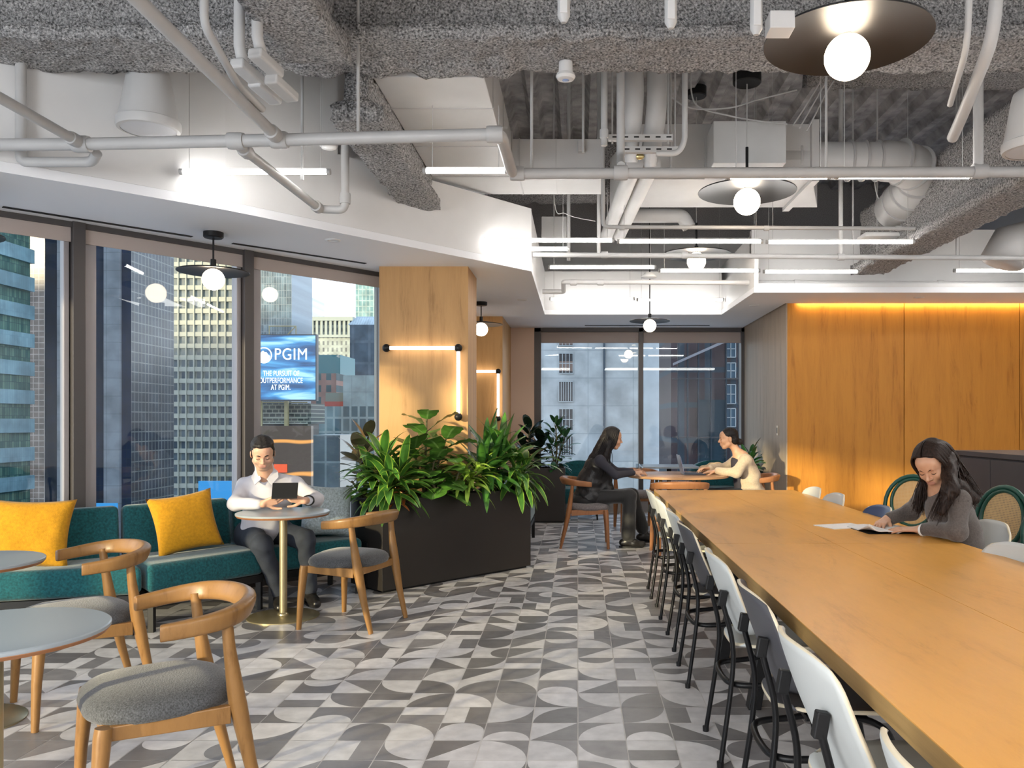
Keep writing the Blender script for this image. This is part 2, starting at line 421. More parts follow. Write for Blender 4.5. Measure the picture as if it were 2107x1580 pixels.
# dropped soffit ring (z 2.74) with tall white fascias
SOF = [(-5.9,-3.3), (-4.95,-3.3), (-4.95, 2.9), (-3.9, 4.0), (-3.22, 4.6), (-2.80, 4.97), (-2.32, 5.43), (-1.77, 6.08), (-1.3, 6.62), (-.84, 7.15), (-.43, 7.64), (-.43, 10.71), (1.868, 10.71), (1.90, 8.9), (5.62, 8.9), (5.62, 9.70), (2.44, 9.70), (2.44, 12.33), (-1.85, 12.33), (-1.85, 7.9)]
poly = SOF + [FAC[1], FAC[2], FAC[3], FAC[4], (-5.72, -3.3)]
b = MB(); b.prism(poly[1:], 2.74, 2.80)
struct(b.build('ceiling_soffit', M['soffit']), 'dropped white soffit along the windows')
def fascia(pts, z1, th=.05, nm='ceiling_fascia', z0=2.801, m=None):
    b = MB()
    for p, q in zip(pts, pts[1:]):
        d = Vector((q[0]-p[0], q[1]-p[1])).normalized(); n = Vector((-d.y, d.x))*th
        b.hexa([(p[0],p[1],z0),(q[0],q[1],z0),(q[0]+n.x,q[1]+n.y,z0),(p[0]+n.x,p[1]+n.y,z0),(p[0],p[1],z1),(q[0],q[1],z1),(q[0]+n.x,q[1]+n.y,z1),(p[0]+n.x,p[1]+n.y,z1)])
    return struct(b.build(nm, m or M['white']), 'white bulkhead face above the soffit')
fascia(SOF[1:8], 3.9, .05); fascia(SOF[7:11], 3.32, .05); fascia(SOF[10:12], 3.3, .05); fascia(SOF[11:13], 3.3); fascia([SOF[12], SOF[13]], 3.15)
fascia(SOF[13:15], 2.84, .1)
struct(MB().box(1.95, 5.6, 9.25, 9.35, 2.8, 3.5).build('wall_upper_right', M['white']))
struct(MB().box(1.95, 2.0, 9.3, 12.3, 2.8, 3.45).build('wall_upper_return', M['white']))
struct(MB().box(2.52, 5.6, 9.68, 9.70, 2.74, 2.86).box(2.52,5.6,9.70,9.76,2.86,2.88).build('ceiling_cove', M['white']))

# sprayed steel deck with flutes running away from the camera
def deck():
    b = MB(); x = -6.0; p = .33
    prof = []
    while x < 6.0:
        prof += [(x, DECK), (x+.14, DECK), (x+.19, DECK-.09), (x+.28, DECK-.09)]; x += p
    ys = [-3.4+i*.4 for i in range(41)]
    vs = [[b._v((px+.02*noise.noise((px*2, y*1.1, 0)), y, pz+.025*noise.noise((px*3, y*2, 5)))) for px, pz in prof] for y in ys]
    for A, B in zip(vs, vs[1:]):
        for i in range(len(A)-1): b.bm.faces.new((A[i], A[i+1], B[i+1], B[i]))
    struct(b.build('ceiling', M['deck'], smooth=True, auto=30), 'fluted steel deck sprayed with grey fireproofing')
    struct(MB().box(-6.2, 6.8, -3.6, 13, DECK+.05, DECK+.2).build('ceiling_slab', M['white']))
deck()
def rough_beam(name, sect, axis, a0, a1, step=.035, amp=.016, dx=0.0, mats=None, lump=None):
    """Sweep a closed cross-section (list of (h, z)) along axis and roughen it; sprayed fireproofing."""
    pts = []
    n = len(sect)
    for i in range(n):
        p, q = Vector(sect[i]), Vector(sect[(i+1)%n]); m = max(1, int((q-p).length/step))
        for k in range(m): pts.append(p.lerp(q, k/m))
    b = MB(); L = abs(a1-a0); steps = max(2, int(L/step)); rings = []
    for j in range(steps+1):
        t = a0+(a1-a0)*j/steps; ring = []
        for p in pts:
            h, z = p.x+dx*(t-a0), p.y
            P = Vector((t, h, z)) if axis == 'x' else Vector((h, t, z))
            d = Vector((noise.noise(P*11), noise.noise(P*11+Vector((7,3,1))), noise.noise(P*11+Vector((1,9,4)))))*amp
            d += Vector((noise.noise(P*32), noise.noise(P*32+Vector((7,3,1))), noise.noise(P*32+Vector((1,9,4)))))*amp*.8
            if lump: d.z -= lump(P)
            ring.append(b._v(P+d))
        rings.append(ring)
    m = len(pts)
    for A, B in zip(rings, rings[1:]):
        for k in range(m): b.bm.faces.new((A[k], A[(k+1)%m], B[(k+1)%m], B[k]))
    b.bm.faces.new(rings[0]); b.bm.faces.new(rings[-1])
    o = b.build(name, mats or M['spray'], smooth=True)
    return struct(o)
def ibeam(h0, h1, zb, zt, tf=.07, tw=.14):
    c = (h0+h1)/2
    return [(h0, zb), (h1, zb), (h1, zb+tf), (c+tw/2, zb+tf+.03), (c+tw/2, zt), (c-tw/2, zt), (c-tw/2, zb+tf+.03), (h0, zb+tf)]
rough_beam('ceiling_beam', ibeam(4.30, 4.73, 3.35, 4.2), 'x', -5.6, 5.6, step=.03, amp=.021,
           lump=lambda P: .035*abs(math.sin(P.x*9.5)) if (P.z < 3.40 and P.y > 4.6 and -1.8 < P.x < -.3) else 0)
struct(MB().box(-5.6, 5.6, 4.44, 4.59, 4.15, DECK).build('ceiling_beam_web', M['spray_smooth']))
rough_beam('ceiling_beam_diagonal', ibeam(-1.42, -1.12, 3.065, 3.75, .09), 'y', 4.72, 6.72)
rough_beam('ceiling_beam_front', ibeam(-1.52, -1.19, 3.23, 3.9, .09), 'y', 0.5, 4.34)
rough_beam('ceiling_beam_right', ibeam(2.93, 3.28, 2.93, 3.6, .09), 'y', 4.9, 8.86, step=.045)
rough_beam('ceiling_beam_back', ibeam(10.2, 10.6, 4.15, 4.85, .1), 'x', -1.7, 1.9, step=.06, amp=.03)
rough_beam('ceiling_beam_mid', ibeam(6.6, 6.95, 4.15, 4.85, .1), 'x', 1.9, 5.6, step=.06, amp=.03)
# ================================================================ LAMPS
def pendant(x, y, zd, zc, big, label, group, c_lab=True):
    """zd: height of the disc, zc: height of the canopy."""
    rd, rg = (.36, .098) if big else (.25, .078)
    t = empty('pendant_lamp', (x, y, zd)); tag(t, label, 'lamp', group)
    # slightly coned disc with a rolled edge
    b = MB(); b.lathe([(.022, .035), (rd*.5, .022), (rd, .0), (rd+.002, -.004), (rd, -.008), (rd*.5, .014), (.022, .027), (.022, .035)], n=64)
    b.build('disc_shade', M['lamp_disc'], t, smooth=True, auto=40)
    b = MB(); b.sphere((0,0,-rg*.78), rg, 32, 18); b.build('globe', M['globe'], t, smooth=True)
    b = MB(); b.lathe([(0, .03), (.02, .03), (.02, .085), (.011, .09), (.011, .33 if big else .06), (0, .33 if big else .06)], n=16)
    b.build('stem', M['black'], t, smooth=True, auto=40)
    b = MB(); b.tube([(0,0,.05), (0,0,zc-zd-.04)], .0045 if big else .007, 8); b.build('rod', M['pipe'] if big else M['black'], t)
    b = MB(); h = .10 if big else .045; r = .105 if big else .07
    b.lathe([(0, -h), (r-.008, -h), (r, -h+.008), (r, 0), (0, 0)], (0,0,zc-zd), 32); b.build('canopy', M['black'], t, smooth=True, auto=40)
    return t
M['lamp_disc'] = mat('dark anodised disc', (.006, .006, .007), .38, spec=.4)
P1Y, P2Y, P3Y = 3.64, 6.14, 8.67
pendant(WX(1743, P1Y), P1Y, WZ(82, P1Y), 4.86, True, 'largest black disc pendant with white globe, nearest over the long table', 'black disc pendants over the long table')
p2 = pendant(WX(1537, P2Y), P2Y, WZ(394, P2Y), 3.96, True, 'middle black disc pendant with white globe hanging below the box duct', 'black disc pendants over the long table')
pendant(WX(1433, P3Y), P3Y, WZ(523, P3Y), 4.86, True, 'smallest of the long table disc pendants, over its far end', 'black disc pendants over the long table')
pendant(WX(1337, 10.2), 10.2, WZ(660, 10.2), 4.86, False, 'small disc pendant over the round table by the far window', 'small disc pendants')
pendant(WX(439, 6.07), 6.07, WZ(558, 6.07), 2.742, False, 'small disc pendant hanging from soffit over teal banquette by the window', 'small disc pendants')
pendant(WX(990, 9.6), 9.6, WZ(667, 9.6), 2.742, False, 'small disc pendant half hidden behind the near oak column', 'small disc pendants')
pendant(-3.62, 4.78, 2.44, 2.742, False, 'small disc pendant over the banquette at the left edge of the picture', 'small disc pendants')
pendant(-5.05, 2.85, 2.44, 2.742, False, 'small disc pendant over the banquette, outside the picture', 'small disc pendants')
# bracket that carries the middle pendant
b = MB(); b.tube([(WX(1537, P2Y), P2Y, 3.965), (WX(1537, P2Y), P2Y, DECK)], .012, 8); b.build('canopy_dropper', M['pipe'], p2).matrix_parent_inverse = Matrix.Translation(-p2.location)

def linear(x0, x1, y, z, label, zc=4.86, group='linear ceiling lamps', hang=True):
    t = empty('linear_lamp', ((x0+x1)/2, y, z)); tag(t, label, 'lamp', group); h = (x1-x0)/2
    MB().tube([(-h+.02,0,0), (h-.02,0,0)], .015, 12).build('diffuser', M['line_light'], t, smooth=True, auto=40)
    MB().tube([(-h,0,.002), (-h+.022,0,.002)], .02, 12).tube([(h-.022,0,.002), (h,0,.002)], .02, 12).build('end_cap', M['pipe'], t, smooth=True, auto=40)
    MB().box(-h+.02, h-.02, -.006, .006, .0135, .024).build('housing', M['pipe'], t)
    if hang:
        b = MB()
        for s in (-1, 1): b.tube([(s*(h-.06),0,.02), (s*(h-.06),0,zc-z)], .0025, 6)
        b.build('suspension_wire', M['pipe'], t)
    return t
def lin_px(px0, px1, py, y, label, **k): return linear(WX(px0, y), WX(px1, y), y, WZ(py, y), label, **k)
lin_px(370, 680, 354, 5.2, 'short linear lamp in front of the white bulkhead at upper left', zc=4.86)
lin_px(870, 1046, 352, 5.2, 'short linear lamp just under the white rectangular duct', zc=3.34)
lin_px(1495, 1708, 364, 5.25, 'linear lamp under the sprinkler pipe, left one of the nearest pair')
lin_px(1718, 2000, 363, 5.25, 'linear lamp under the sprinkler pipe, right one of the nearest pair')
lin_px(960, 1264, 495, 7.18, 'linear lamp of the middle row, left end against the bulkhead')
lin_px(1270, 1570, 497, 7.18, 'linear lamp of the middle row, centre one behind the small pendant')
lin_px(1576, 1882, 498, 7.18, 'linear lamp of the middle row, right end near the sprayed beam')
lin_px(972, 1172, 513, 7.5, 'linear lamp just below and behind the middle row, beside bulkhead')
lin_px(1128, 1350, 550, 8.54, 'linear lamp of the far row, left end')
lin_px(1355, 1564, 557, 8.54, 'linear lamp of the far row, behind the farthest table pendant')
lin_px(1570, 1768, 559, 8.54, 'linear lamp of the far row, right end at tip of sprayed beam')
lin_px(1962, 2140, 557, 8.5, 'linear lamp at right edge above the oak wall')
lin_px(1130, 1306, 615, 10.45, 'long linear lamp in the coffer before the far window, left half')
lin_px(1310, 1490, 617, 10.45, 'long linear lamp in the coffer before the far window, right half')
# cove strip washing the oak wall
tag(MB().box(2.6, 5.58, 9.715, 9.735, 2.745, 2.755).build('cove_lamp', M['cove']), 'warm light strip recessed along the top of oak wall', 'lamp')
# L shaped tube lamps on the two columns
def wall_l(x0, x1, z0, z1, y, label, yc):
    t = empty('wall_lamp', ((x0+x1)/2, y, z1)); tag(t, label, 'lamp', 'L shaped tube lamps on the oak columns'); o = t.location
    P = lambda x, z: Vector((x, y, z))-o
    for p in ((x0, z1), (x1, z1), (x1, z0)):
        b = MB(); q = P(*p); b.sphere(q, .036, 20, 12); b.tube([q, q+Vector((0, yc-y, 0))], .014, 10); b.build('joint', M['black'], t, smooth=True)
    MB().tube([P(x0+.03, z1), P(x1-.03, z1)], .016, 14).build('light_tube', M['wall_led'], t, smooth=True, auto=40)
    MB().tube([P(x1, z1-.03), P(x1, z0+.03)], .016, 14).build('light_tube', M['wall_led'], t, smooth=True, auto=40)
wall_l(WX(795, 7.34), WX(943, 7.34), 1.39, WZ(716, 7.34), 7.34, 'L shaped light tube with black joints on the near oak column', 7.40)
wall_l(-1.75, WX(1025, 10.84), 1.39, WZ(764, 10.84), 10.84, 'L shaped light tube with black joints on the far oak column', 10.9)
# soffit slots, downlights, detectors
b = MB()
def slot(p, q, lab):
    p, q = Vector((*p, 2.7345)), Vector((*q, 2.7345)); d = (q-p).normalized(); n = Vector((-d.y, d.x, 0))*.02
    b = MB(((p+q)/2)); 
    for k in (-1, 1):
        c = n*k*.55; h = n*.38
        b.hexa([p+c-h, q+c-h, q+c+h, p+c+h, p+c-h+Vector((0,0,.004)), q+c-h+Vector((0,0,.004)), q+c+h+Vector((0,0,.004)), p+c+h+Vector((0,0,.004))])
    tag(b.build('slot_diffuser', M['black']), lab, 'air diffuser', 'black slot air diffusers in the soffit')
slot((WX(5,5.34), 5.34), (WX(395,6.2), 6.2), 'long black slot diffuser in the soffit above the left windows')
slot((WX(478,6.43), 6.43), (WX(752,7.25), 7.25), 'black slot diffuser in the soffit next to the near oak column')
slot((.1, 11.9), (1.9, 11.9), 'black slot diffuser in the soffit before the far window')
def downlight(px, py, lab):
    y = F*(2.74-CZ)/(868-py); b = MB((WX(px,y), y, 2.74)); b.lathe([(.03,-.002),(.035,-.006),(.055,-.006),(.06,0)], (WX(px,y), y, 2.74), 24); b.lathe([(0,.0),(.03,-.002)], (WX(px,y), y, 2.74), 24)
    tag(b.build('downlight', M['white'], smooth=True), lab, 'light', 'round recessed downlights')
downlight(685, 494, 'round white downlight in the soffit left of the near column')
downlight(1075, 617, 'round white downlight in the soffit right of the near column')
downlight(1552, 628, 'round white downlight in the soffit above the greyed oak return')
downlight(1890, 612, 'round white downlight in the soffit above the oak wall')

# ================================================================ PIPES AND DUCTS
def pipe(name, pts, r, label, cat='pipe', collars=(), rad=.05, m=None, group=None, n=14):
    o = Vector(pts[0]); b = MB(o); b.tube(bend(pts, rad) if len(pts) > 2 else pts, r, n)
    ob = b.build(name, m or M['pipe'], smooth=True, auto=40); tag(ob, label, cat, group)
    for c, ax in collars:
        c = Vector(c); d = Vector(ax).normalized()*r*1.3
        b2 = MB(o); b2.tube([c-d, c-d*.7, c+d*.7, c+d], [r*1.3, r*1.38, r*1.38, r*1.3], n)
        k = b2.build('pipe_fitting', m or M['pipe'], ob, smooth=True, auto=40); k.location = (0,0,0)
    return ob
X, Y_, Zx = (1,0,0), (0,1,0), (0,0,1)
# main sprinkler line: across the left, away through the elbow, then across to the right
A = Vector((-6.0, 4.52, 2.86)); B_ = Vector((WX(1030,4.36), 4.36, 2.865)); D_ = Vector((WX(1055,5.08), 5.05, 2.865)); E_ = Vector((5.55, 5.05, 2.885))
pipe('sprinkler_pipe', [(-5.6,4.5,2.84), (-2.7,4.47,2.85), (-1.6,4.42,2.855), B_, D_, E_], .033, 'thick grey sprinkler pipe crossing the whole ceiling with an elbow in the middle', rad=.06,
     collars=[((-2.69,4.47,2.85),X), ((-1.835,4.43,2.853),X), ((-1.6,4.42,2.855),X), ((B_.x-.03,4.365,2.865),X), ((D_.x+.03,5.05,2.866),X), ((WX(1277,5.05),5.05,2.87),X), ((WX(2015,5.05),5.05,2.88),X)])
pipe('branch_pipe', [(-1.6,.5,2.9), (-1.6,2.9,2.88), (-1.6,4.38,2.86)], .029, 'grey branch pipe running diagonally down to the sprinkler pipe from the top edge', collars=[((-1.6,4.33,2.86),Y_)])
pipe('branch_pipe', [(-2.72,.5,2.88), (-2.69,4.42,2.852)], .026, 'grey branch pipe reaching the sprinkler pipe left of the speaker', collars=[((-2.69,4.40,2.852),Y_)])
pipe('branch_pipe', [(-1.835,4.46,2.84), (-1.79,5.72,2.82), (-1.62,5.74,2.82), (-1.62,5.74,3.5)], .028, 'grey branch pipe under the short lamp that turns up at the bulkhead', rad=.05,
     collars=[((-1.832,4.55,2.838),Y_), ((-1.79,5.66,2.82),Y_), ((-1.62,5.74,2.90),Zx)])
pipe('drop_pipe', [(-3.12,4.62,3.9), (-3.12,4.62,2.80), (-2.72,4.62,2.80), (-2.66,4.56,2.83)], .028, 'grey drop pipe at upper left with a short level run below the sprinkler pipe', rad=.04)
for px, y, zb in ((1160, 3.42, 3.16), (1380, 3.45, 3.15), (1556, 3.4, 3.1)):
    x = WX(px, y); t = empty('conduit_outlet', (x, y, zb)); tag(t, {1160:'white conduit outlet body on the beam left of the ceiling centre', 1380:'white conduit outlet body on the beam above the insulated pipes', 1556:'white conduit outlet body on the beam beside the nearest pendant'}[px], 'conduit', 'conduit outlet bodies on the sprayed beam')
    MB().tube([(0,0,-.16), (0,0,-.135), (0,0,.0), (0,0,.03)], [.012,.026,.026,.016], 12, flat=(1,.8)).build('outlet_body', M['duct'], t, smooth=True, auto=30)
    MB().tube([(0,0,.03), (0,0,1.7)], .013, 10).build('conduit_tube', M['duct'], t, smooth=True)
    MB().box(-.016, .016, -.026, -.02, -.13, -.01).build('cover_plate', M['white'], t, bevel=.004)
# conduit bodies grouped on the left of the beam
for i, (px, py, y) in enumerate(((511, 150, 4.05), (548, 130, 3.95), (546, 188, 4.2), (580, 182, 4.1))):
    x = WX(px, y); z = WZ(py, y); t = empty('conduit_elbow', (x, y, z)); tag(t, ['white conduit elbow box with long tube, outer left of the cluster', 'white conduit elbow box with long tube, upper right of cluster', 'small white conduit box hanging lowest in the cluster', 'small white conduit box at the right of the cluster'][i], 'conduit', 'conduit boxes clustered on the beam')
    b = MB(); b.obox((0,0,0), (.075, .20, .05), (R(-6), 0, R(-12))); b.build('elbow_box', M['duct'], t, bevel=.012, seg=3)
    if i < 2: MB().tube([(-.005,-.05,.02), (-.02,-.06,.10), (-.02,-.06,1.8)], [.028,.026,.022], 12).build('conduit_tube', M['duct'], t, smooth=True)
pipe('hanger_pipe', [(WX(420,3.5),3.5,4.85), (WX(420,3.5),3.5,3.03), (WX(440,3.6), 3.85, 2.92), (WX(440,3.6)+.02, 4.1, 2.9)], .018, 'vertical grey conduit joining the diagonal branch pipe near the top', rad=.05)
# heat detector on the beam
t = empty('heat_detector', (WX(1164,4.6), 4.6, 3.33)); tag(t, 'round white detector under the beam, bluish lens facing down', 'detector')
MB().lathe([(0,.02),(.038,.02),(.04,-.04),(.05,-.045),(.055,-.06),(.045,-.075),(.02,-.08),(0,-.08)], n=28).build('detector_body', M['white'], t, smooth=True, auto=35)
MB().lathe([(0,-.083),(.018,-.083),(.02,-.078)], n=16).build('lens', mat('blue lens', (.25,.35,.6), .1), t, smooth=True)
# suspended speakers
def speaker(px, py, y, label):
    z = WZ(py, y); t = empty('pendant_speaker', (WX(px,y), y, z)); tag(t, label, 'speaker', 'white pendant speakers'); t.scale = (y/4.22,)*3
    MB().lathe([(0,.30),(.075,.30),(.095,.285),(.105,.25),(.125,.13),(.143,.035),(.152,.03),(.153,.0),(.147,-.014),(.13,-.016)], n=48).build('speaker_body', M['duct'], t, smooth=True, auto=50)
    MB().lathe([(.13,-.014),(.10,-.019),(.0,-.024)], n=48).build('grille', mat('speaker grille', (.66,.67,.70), .5, bump=.3, bscale=500), t, smooth=True)
    b = MB()
    for s in (-1, 1): b.tube([(s*.03,0,.29), (s*.03,0,.9)], .003, 6)
    b.build('suspension_wire', M['pipe'], t)
speaker(306, 262, 4.85, 'white cone shaped pendant speaker below beam at upper left')
speaker(2127, 306, 4.3, 'white cone shaped pendant speaker cut by the right edge')
# rectangular ducts
DS = 1.2115; t = empty('air_duct', (-.7*DS, 5*DS, CZ+(3-CZ)*DS)); t.scale = (DS,)*3; tag(t, 'white L shaped rectangular duct hanging right of the sprayed diagonal beam', 'duct')
o = MB((-.7,5,3)); o.box(-.985,-.45,3.96,5.58,3.0,3.30).box(-1.02,.17,5.58,6.0,3.0,3.26)
k = o.build('duct_body', M['duct'], t, bevel=.004); k.location = (0,0,0)
o = MB((-.7,5,3)); o.box(-.99,-.445,4.35,4.358,2.997,3.303).box(-.99,-.445,4.95,4.958,2.997,3.303).box(-.995,-.44,5.55,5.575,2.995,3.303).box(-.40,-.39,5.575,6.005,2.997,3.263).box(-.15,-.146,5.575,6.005,2.997,3.263)
k = o.build('seam', M['pipe'], t); k.location = (0,0,0)
o = MB((-.7,5,3)); o.box(.0,.045,5.53,5.58,3.16,3.24); k = o.build('junction_box', M['duct'], t, bevel=.004); k.location = (0,0,0)
t = empty('air_handling_duct', (1, 7, 3.4)); tag(t, 'large white rectangular duct behind the middle pendant with a square box below', 'duct')
def DK(nm, mb, m=None, **k):
    o = mb.build(nm, m or M['duct'], t, **k); o.location = (0,0,0)
O = (1,7,3.4)
DK('duct_body', MB(O).hexa([(.52,6.85,3.36),(1.95,6.85,3.36),(2.25,7.75,3.36),(.30,7.75,3.36),(.52,6.85,3.82),(1.95,6.85,3.82),(2.25,7.75,3.82),(.30,7.75,3.82)]), bevel=.004)
DK('access_box', MB(O).box(1.06,1.63,6.45,6.85,3.37,3.70), bevel=.006)
DK('duct_flange', MB(O).box(.5,.53,6.82,7.7,3.34,3.84).box(1.93,1.99,6.80,7.78,3.33,3.84).box(1.05,1.64,6.83,6.86,3.36,3.71))
DK('round_duct', MB(O).tube(bend([(1.70,7.0,3.56),(2.75,7.0,3.56),(3.05,7.25,3.50),(3.02,7.9,3.36)], .3, 8), [.155]*2+[.17]*4+[.185]*14, 28), smooth=True)
b = MB(O)
for x in (1.86, 2.3, 2.42, 2.54): b.tube([(x-.008,7.0,3.56),(x+.008,7.0,3.56)], .172, 28)
for p, d in (((2.75,7.03,3.56),(1,.2,-.1)), ((2.9,7.1,3.53),(.8,.6,-.2)), ((3.0,7.25,3.49),(.3,1,-.2)), ((3.03,7.5,3.44),(0,1,-.2)), ((3.03,7.7,3.4),(0,1,-.2))):
    p = Vector(p); d = Vector(d).normalized()*.008; b.tube([p-d, p+d], .197, 28)
DK('duct_band', b, M['pipe'], smooth=True, auto=40)
# insulated pipe pairs
for i, (x, lab) in enumerate(((.385, 'fat insulated pipe bending down to the valve, left of the pair'), (.55, 'fat insulated pipe bending down to the valve, right of the pair'))):
    pipe('insulated_pipe', [(x,6.9,4.5), (x,6.05,4.35), (x+.01,5.85,3.95), (x+.01,5.82,3.55), (x-.02,6.0,3.3)], .072, lab, rad=.25, m=M['duct'], group='upper insulated pipes', n=20)
for i, (x, lab) in enumerate(((.43, 'insulated pipe slanting away under the sprinkler pipe, left of the pair'), (.56, 'insulated pipe slanting away under the sprinkler pipe, right of the pair'))):
    pipe('insulated_pipe', [(x,6.2,3.29), (x-.13,8.6,3.29)], .066, lab, m=M['duct'], group='lower insulated pipes', n=20)
pipe('insulated_pipe', [(.42,8.3,3.42), (1.05,8.3,3.42), (1.12,8.3,3.3)], .07, 'short fat insulated pipe lying level below the large duct', m=M['duct'], n=20)
t = empty('pipe_valve', (.47, 5.9, 3.25)); tag(t, 'valve bodies with wrapped ends under the insulated pipes', 'valve', 'pipe valves')
MB().tube([(-.085,0,.1),(-.085,.05,-.03)], [.045,.05], 12).tube([(.055,0,.05),(.055,.05,-.06)], [.05,.042], 10).build('valve_body', M['white'], t, smooth=True, auto=40)
MB().sphere((-.03,.02,-.0), .03, 12, 8, scale=(1.3,.7,.8)).build('valve_handle', mat('brass', (.6,.5,.25), .3, metal=.8), t, smooth=True)
# trapeze struts
def strut(x0, x1, y, z, lab, rods=(0, 1)):
    t = empty('strut_trapeze', ((x0+x1)/2, y, z)); tag(t, lab, 'strut', 'strut trapezes'); h = (x1-x0)/2
    b = MB(); b.box(-h, h, -.02, .02, -.02, -.016).box(-h, h, -.02, -.016, -.016, .02).box(-h, h, .016, .02, -.016, .02); b.build('strut_channel', M['duct'], t)
    b = MB()
    for k in range(int(2*h/.075)): b.box(-h+.03+k*.075, -h+.065+k*.075, -.021, -.0195, -.004, .006)
    b.build('strut_slot', M['blackplastic'], t)
    for s in (-1, 1): MB().tube([(s*(h-.03),0,-.04),(s*(h-.03),0,1.5)], .006, 6).build('threaded_rod', M['pipe'], t)
strut(.21, .66, 5.75, WZ(284,5.75), 'slotted strut carrying the insulated pipes, upper one')
strut(.30, .72, 5.85, WZ(309,5.85), 'slotted strut carrying the insulated pipes, lower one')
# vertical conduits of the cluster
pipe('riser_conduit', [(WX(1243,5.6),5.6,4.85), (WX(1243,5.6),5.6,3.22)], .022, 'vertical conduit ending in a box left of insulated pipes', m=M['duct'], collars=[((WX(1243,5.6),5.6,3.3),Zx)], group='vertical conduits')
pipe('riser_conduit', [(WX(1277,5.3),5.3,4.85), (WX(1277,5.3),5.3,3.05), (WX(1277,5.15),5.1,2.93)], .026, 'vertical pipe dropping to the sprinkler pipe tee beside insulated pipes', m=M['duct'], group='vertical conduits')
pipe('riser_conduit', [(WX(1409,5.7),5.7,4.85), (WX(1409,5.7),5.7,3.28), (WX(1395,5.7),5.7,3.2), (WX(1350,5.7),5.7,3.2)], .02, 'vertical conduit right of the insulated pipes, turning left at its foot', m=M['duct'], group='vertical conduits')
pipe('riser_conduit', [(WX(2013,5.05),5.05,4.85), (WX(2013,5.05),5.05,2.9)], .03, 'thick vertical pipe dropping to the sprinkler pipe at right', m=M['duct'], group='vertical conduits')
for px, y, z0, nm in ((1094,5.05,2.87,'thin hanger rod left of the detector'), (1200,5.9,3.27,'thin hanger rod over the lower duct'), (737,4.4,2.88,'thin hanger rod holding the sprinkler pipe before the sprayed beam'), (622,5.2,2.87,'thin hanger rod beside the short left lamp')):
    pipe('hanger_rod', [(WX(px,y),y,4.85 if px > 700 else 3.6), (WX(px,y),y,z0)], .009, nm, group='thin hanger rods')
for px, y, zt, zb, nm in ((1700,5.05,3.9,2.9,'thin hanger rod above the sprinkler pipe at the round duct'), (1805,8.2,4.8,3.0,'thin rod dropping to the emergency light box'), (1755,7.7,4.8,3.0,'thin rod with black clip behind the round duct'), (1968,7.7,4.8,2.9,'thin hanger rod over the right pipe run'), (1380,6.2,4.8,3.2,'thin hanger rod behind right insulated pipe')):
    pipe('hanger_rod', [(WX(px,y),y,zt), (WX(px,y),y,zb)], .008, nm, group='thin hanger rods')
# level pipes farther back
pipe('level_pipe', [(.2,6.56,4.86), (.2,6.56,WZ(467,6.56)), (2.68,6.56,WZ(470,6.56))], .016, 'thin level pipe below the large duct', collars=[((.35,6.56,2.89),X), ((1.5,6.56,2.885),X), ((2.55,6.56,2.885),X)])
pipe('level_pipe', [(-.42,7.7,WZ(524,7.7)), (5.5,7.7,WZ(533,7.7))], .024, 'level pipe just below the middle row of lamps', collars=[((.25,7.7,2.905),X), ((WX(1730,7.7),7.7,2.885),X), ((1.0,7.7,2.9),X)])
pipe('level_pipe', [(-.40,9.3,WZ(600,9.3)), (-.16,9.3,WZ(600,9.3)), (-.16,9.13,WZ(580,9.13)), (5.5,9.13,WZ(584,9.13))], .026, 'level pipe crossing in front of the coffer with a stepped left end', rad=.02, m=M['white'], collars=[((.25,9.13,2.89),X), ((WX(1640,9.13),9.13,2.885),X), ((WX(1935,9.13),9.13,2.88),X), ((-.05,9.13,2.89),X)])
pipe('riser_conduit', [(WX(1232,7.7),7.7,4.86), (WX(1232,7.7),7.7,2.92)], .018, 'thin vertical pipe joining the level pipe left of centre', group='vertical conduits', m=M['duct'])
pipe('riser_conduit', [(WX(1730,7.7),7.7,4.86), (WX(1730,7.7),7.7,2.9)], .02, 'vertical pipe joining the level pipe under the round duct', group='vertical conduits', m=M['duct'])
pipe('riser_conduit', [(WX(1170,8.2),8.2,4.86), (WX(1170,8.2),8.2,2.95)], .018, 'thin vertical pipe in the dark gap right of the bulkhead', group='vertical conduits', m=M['duct'])
# emergency light box and exit heads
t = empty('emergency_light', (WX(1808,7.9), 7.9, WZ(487,7.9))); tag(t, 'small white box hanging by rods in front of the sprayed beam', 'light')
MB().box(-.17,.17,-.12,.12,-.02,.02).build('light_housing', M['white'], t, bevel=.01)
MB().tube(bend([(.12,0,.02),(.05,0,.25),(-.04,0,.45),(-.03,0,.9)], .1), .006, 6).build('cable', M['white'], t, smooth=True)
# ceiling fan-coil box seen in the gap, smoke detector on the bulkhead, small disc sensors
t = empty('sensor_panel', (WX(1140,8.6), 8.6, 3.35)); tag(t, 'flat white panel in the dark gap right of the bulkhead', 'panel')
MB().box(-.13,.13,-.03,.03,-.13,.13).build('hatch_body', M['duct'], t, bevel=.004); MB().tube([(0,0,.12),(0,0,1.52)], .008, 6).build('hanger_rod', M['pipe'], t)
b = MB((WX(676,5.3),5.3,WZ(299,5.3))); b.lathe([(0,.06),(.05,.05),(.06,.0),(.045,-.02),(0,-.025)], (WX(676,5.3),5.3,WZ(299,5.3)), 24)
tag(b.build('smoke_detector', M['white'], smooth=True), 'round white smoke detector in front of the white bulkhead', 'detector')
b = MB((WX(1335,9.13),9.13,2.98)); b.lathe([(0,.05),(.05,.04),(.06,.02),(.085,.0),(.085,-.012),(0,-.02)], (WX(1335,9.13),9.13,2.955), 24)
tag(b.build('ceiling_sensor', M['white'], smooth=True), 'round white sensor cap on the level pipe before the coffer', 'detector')
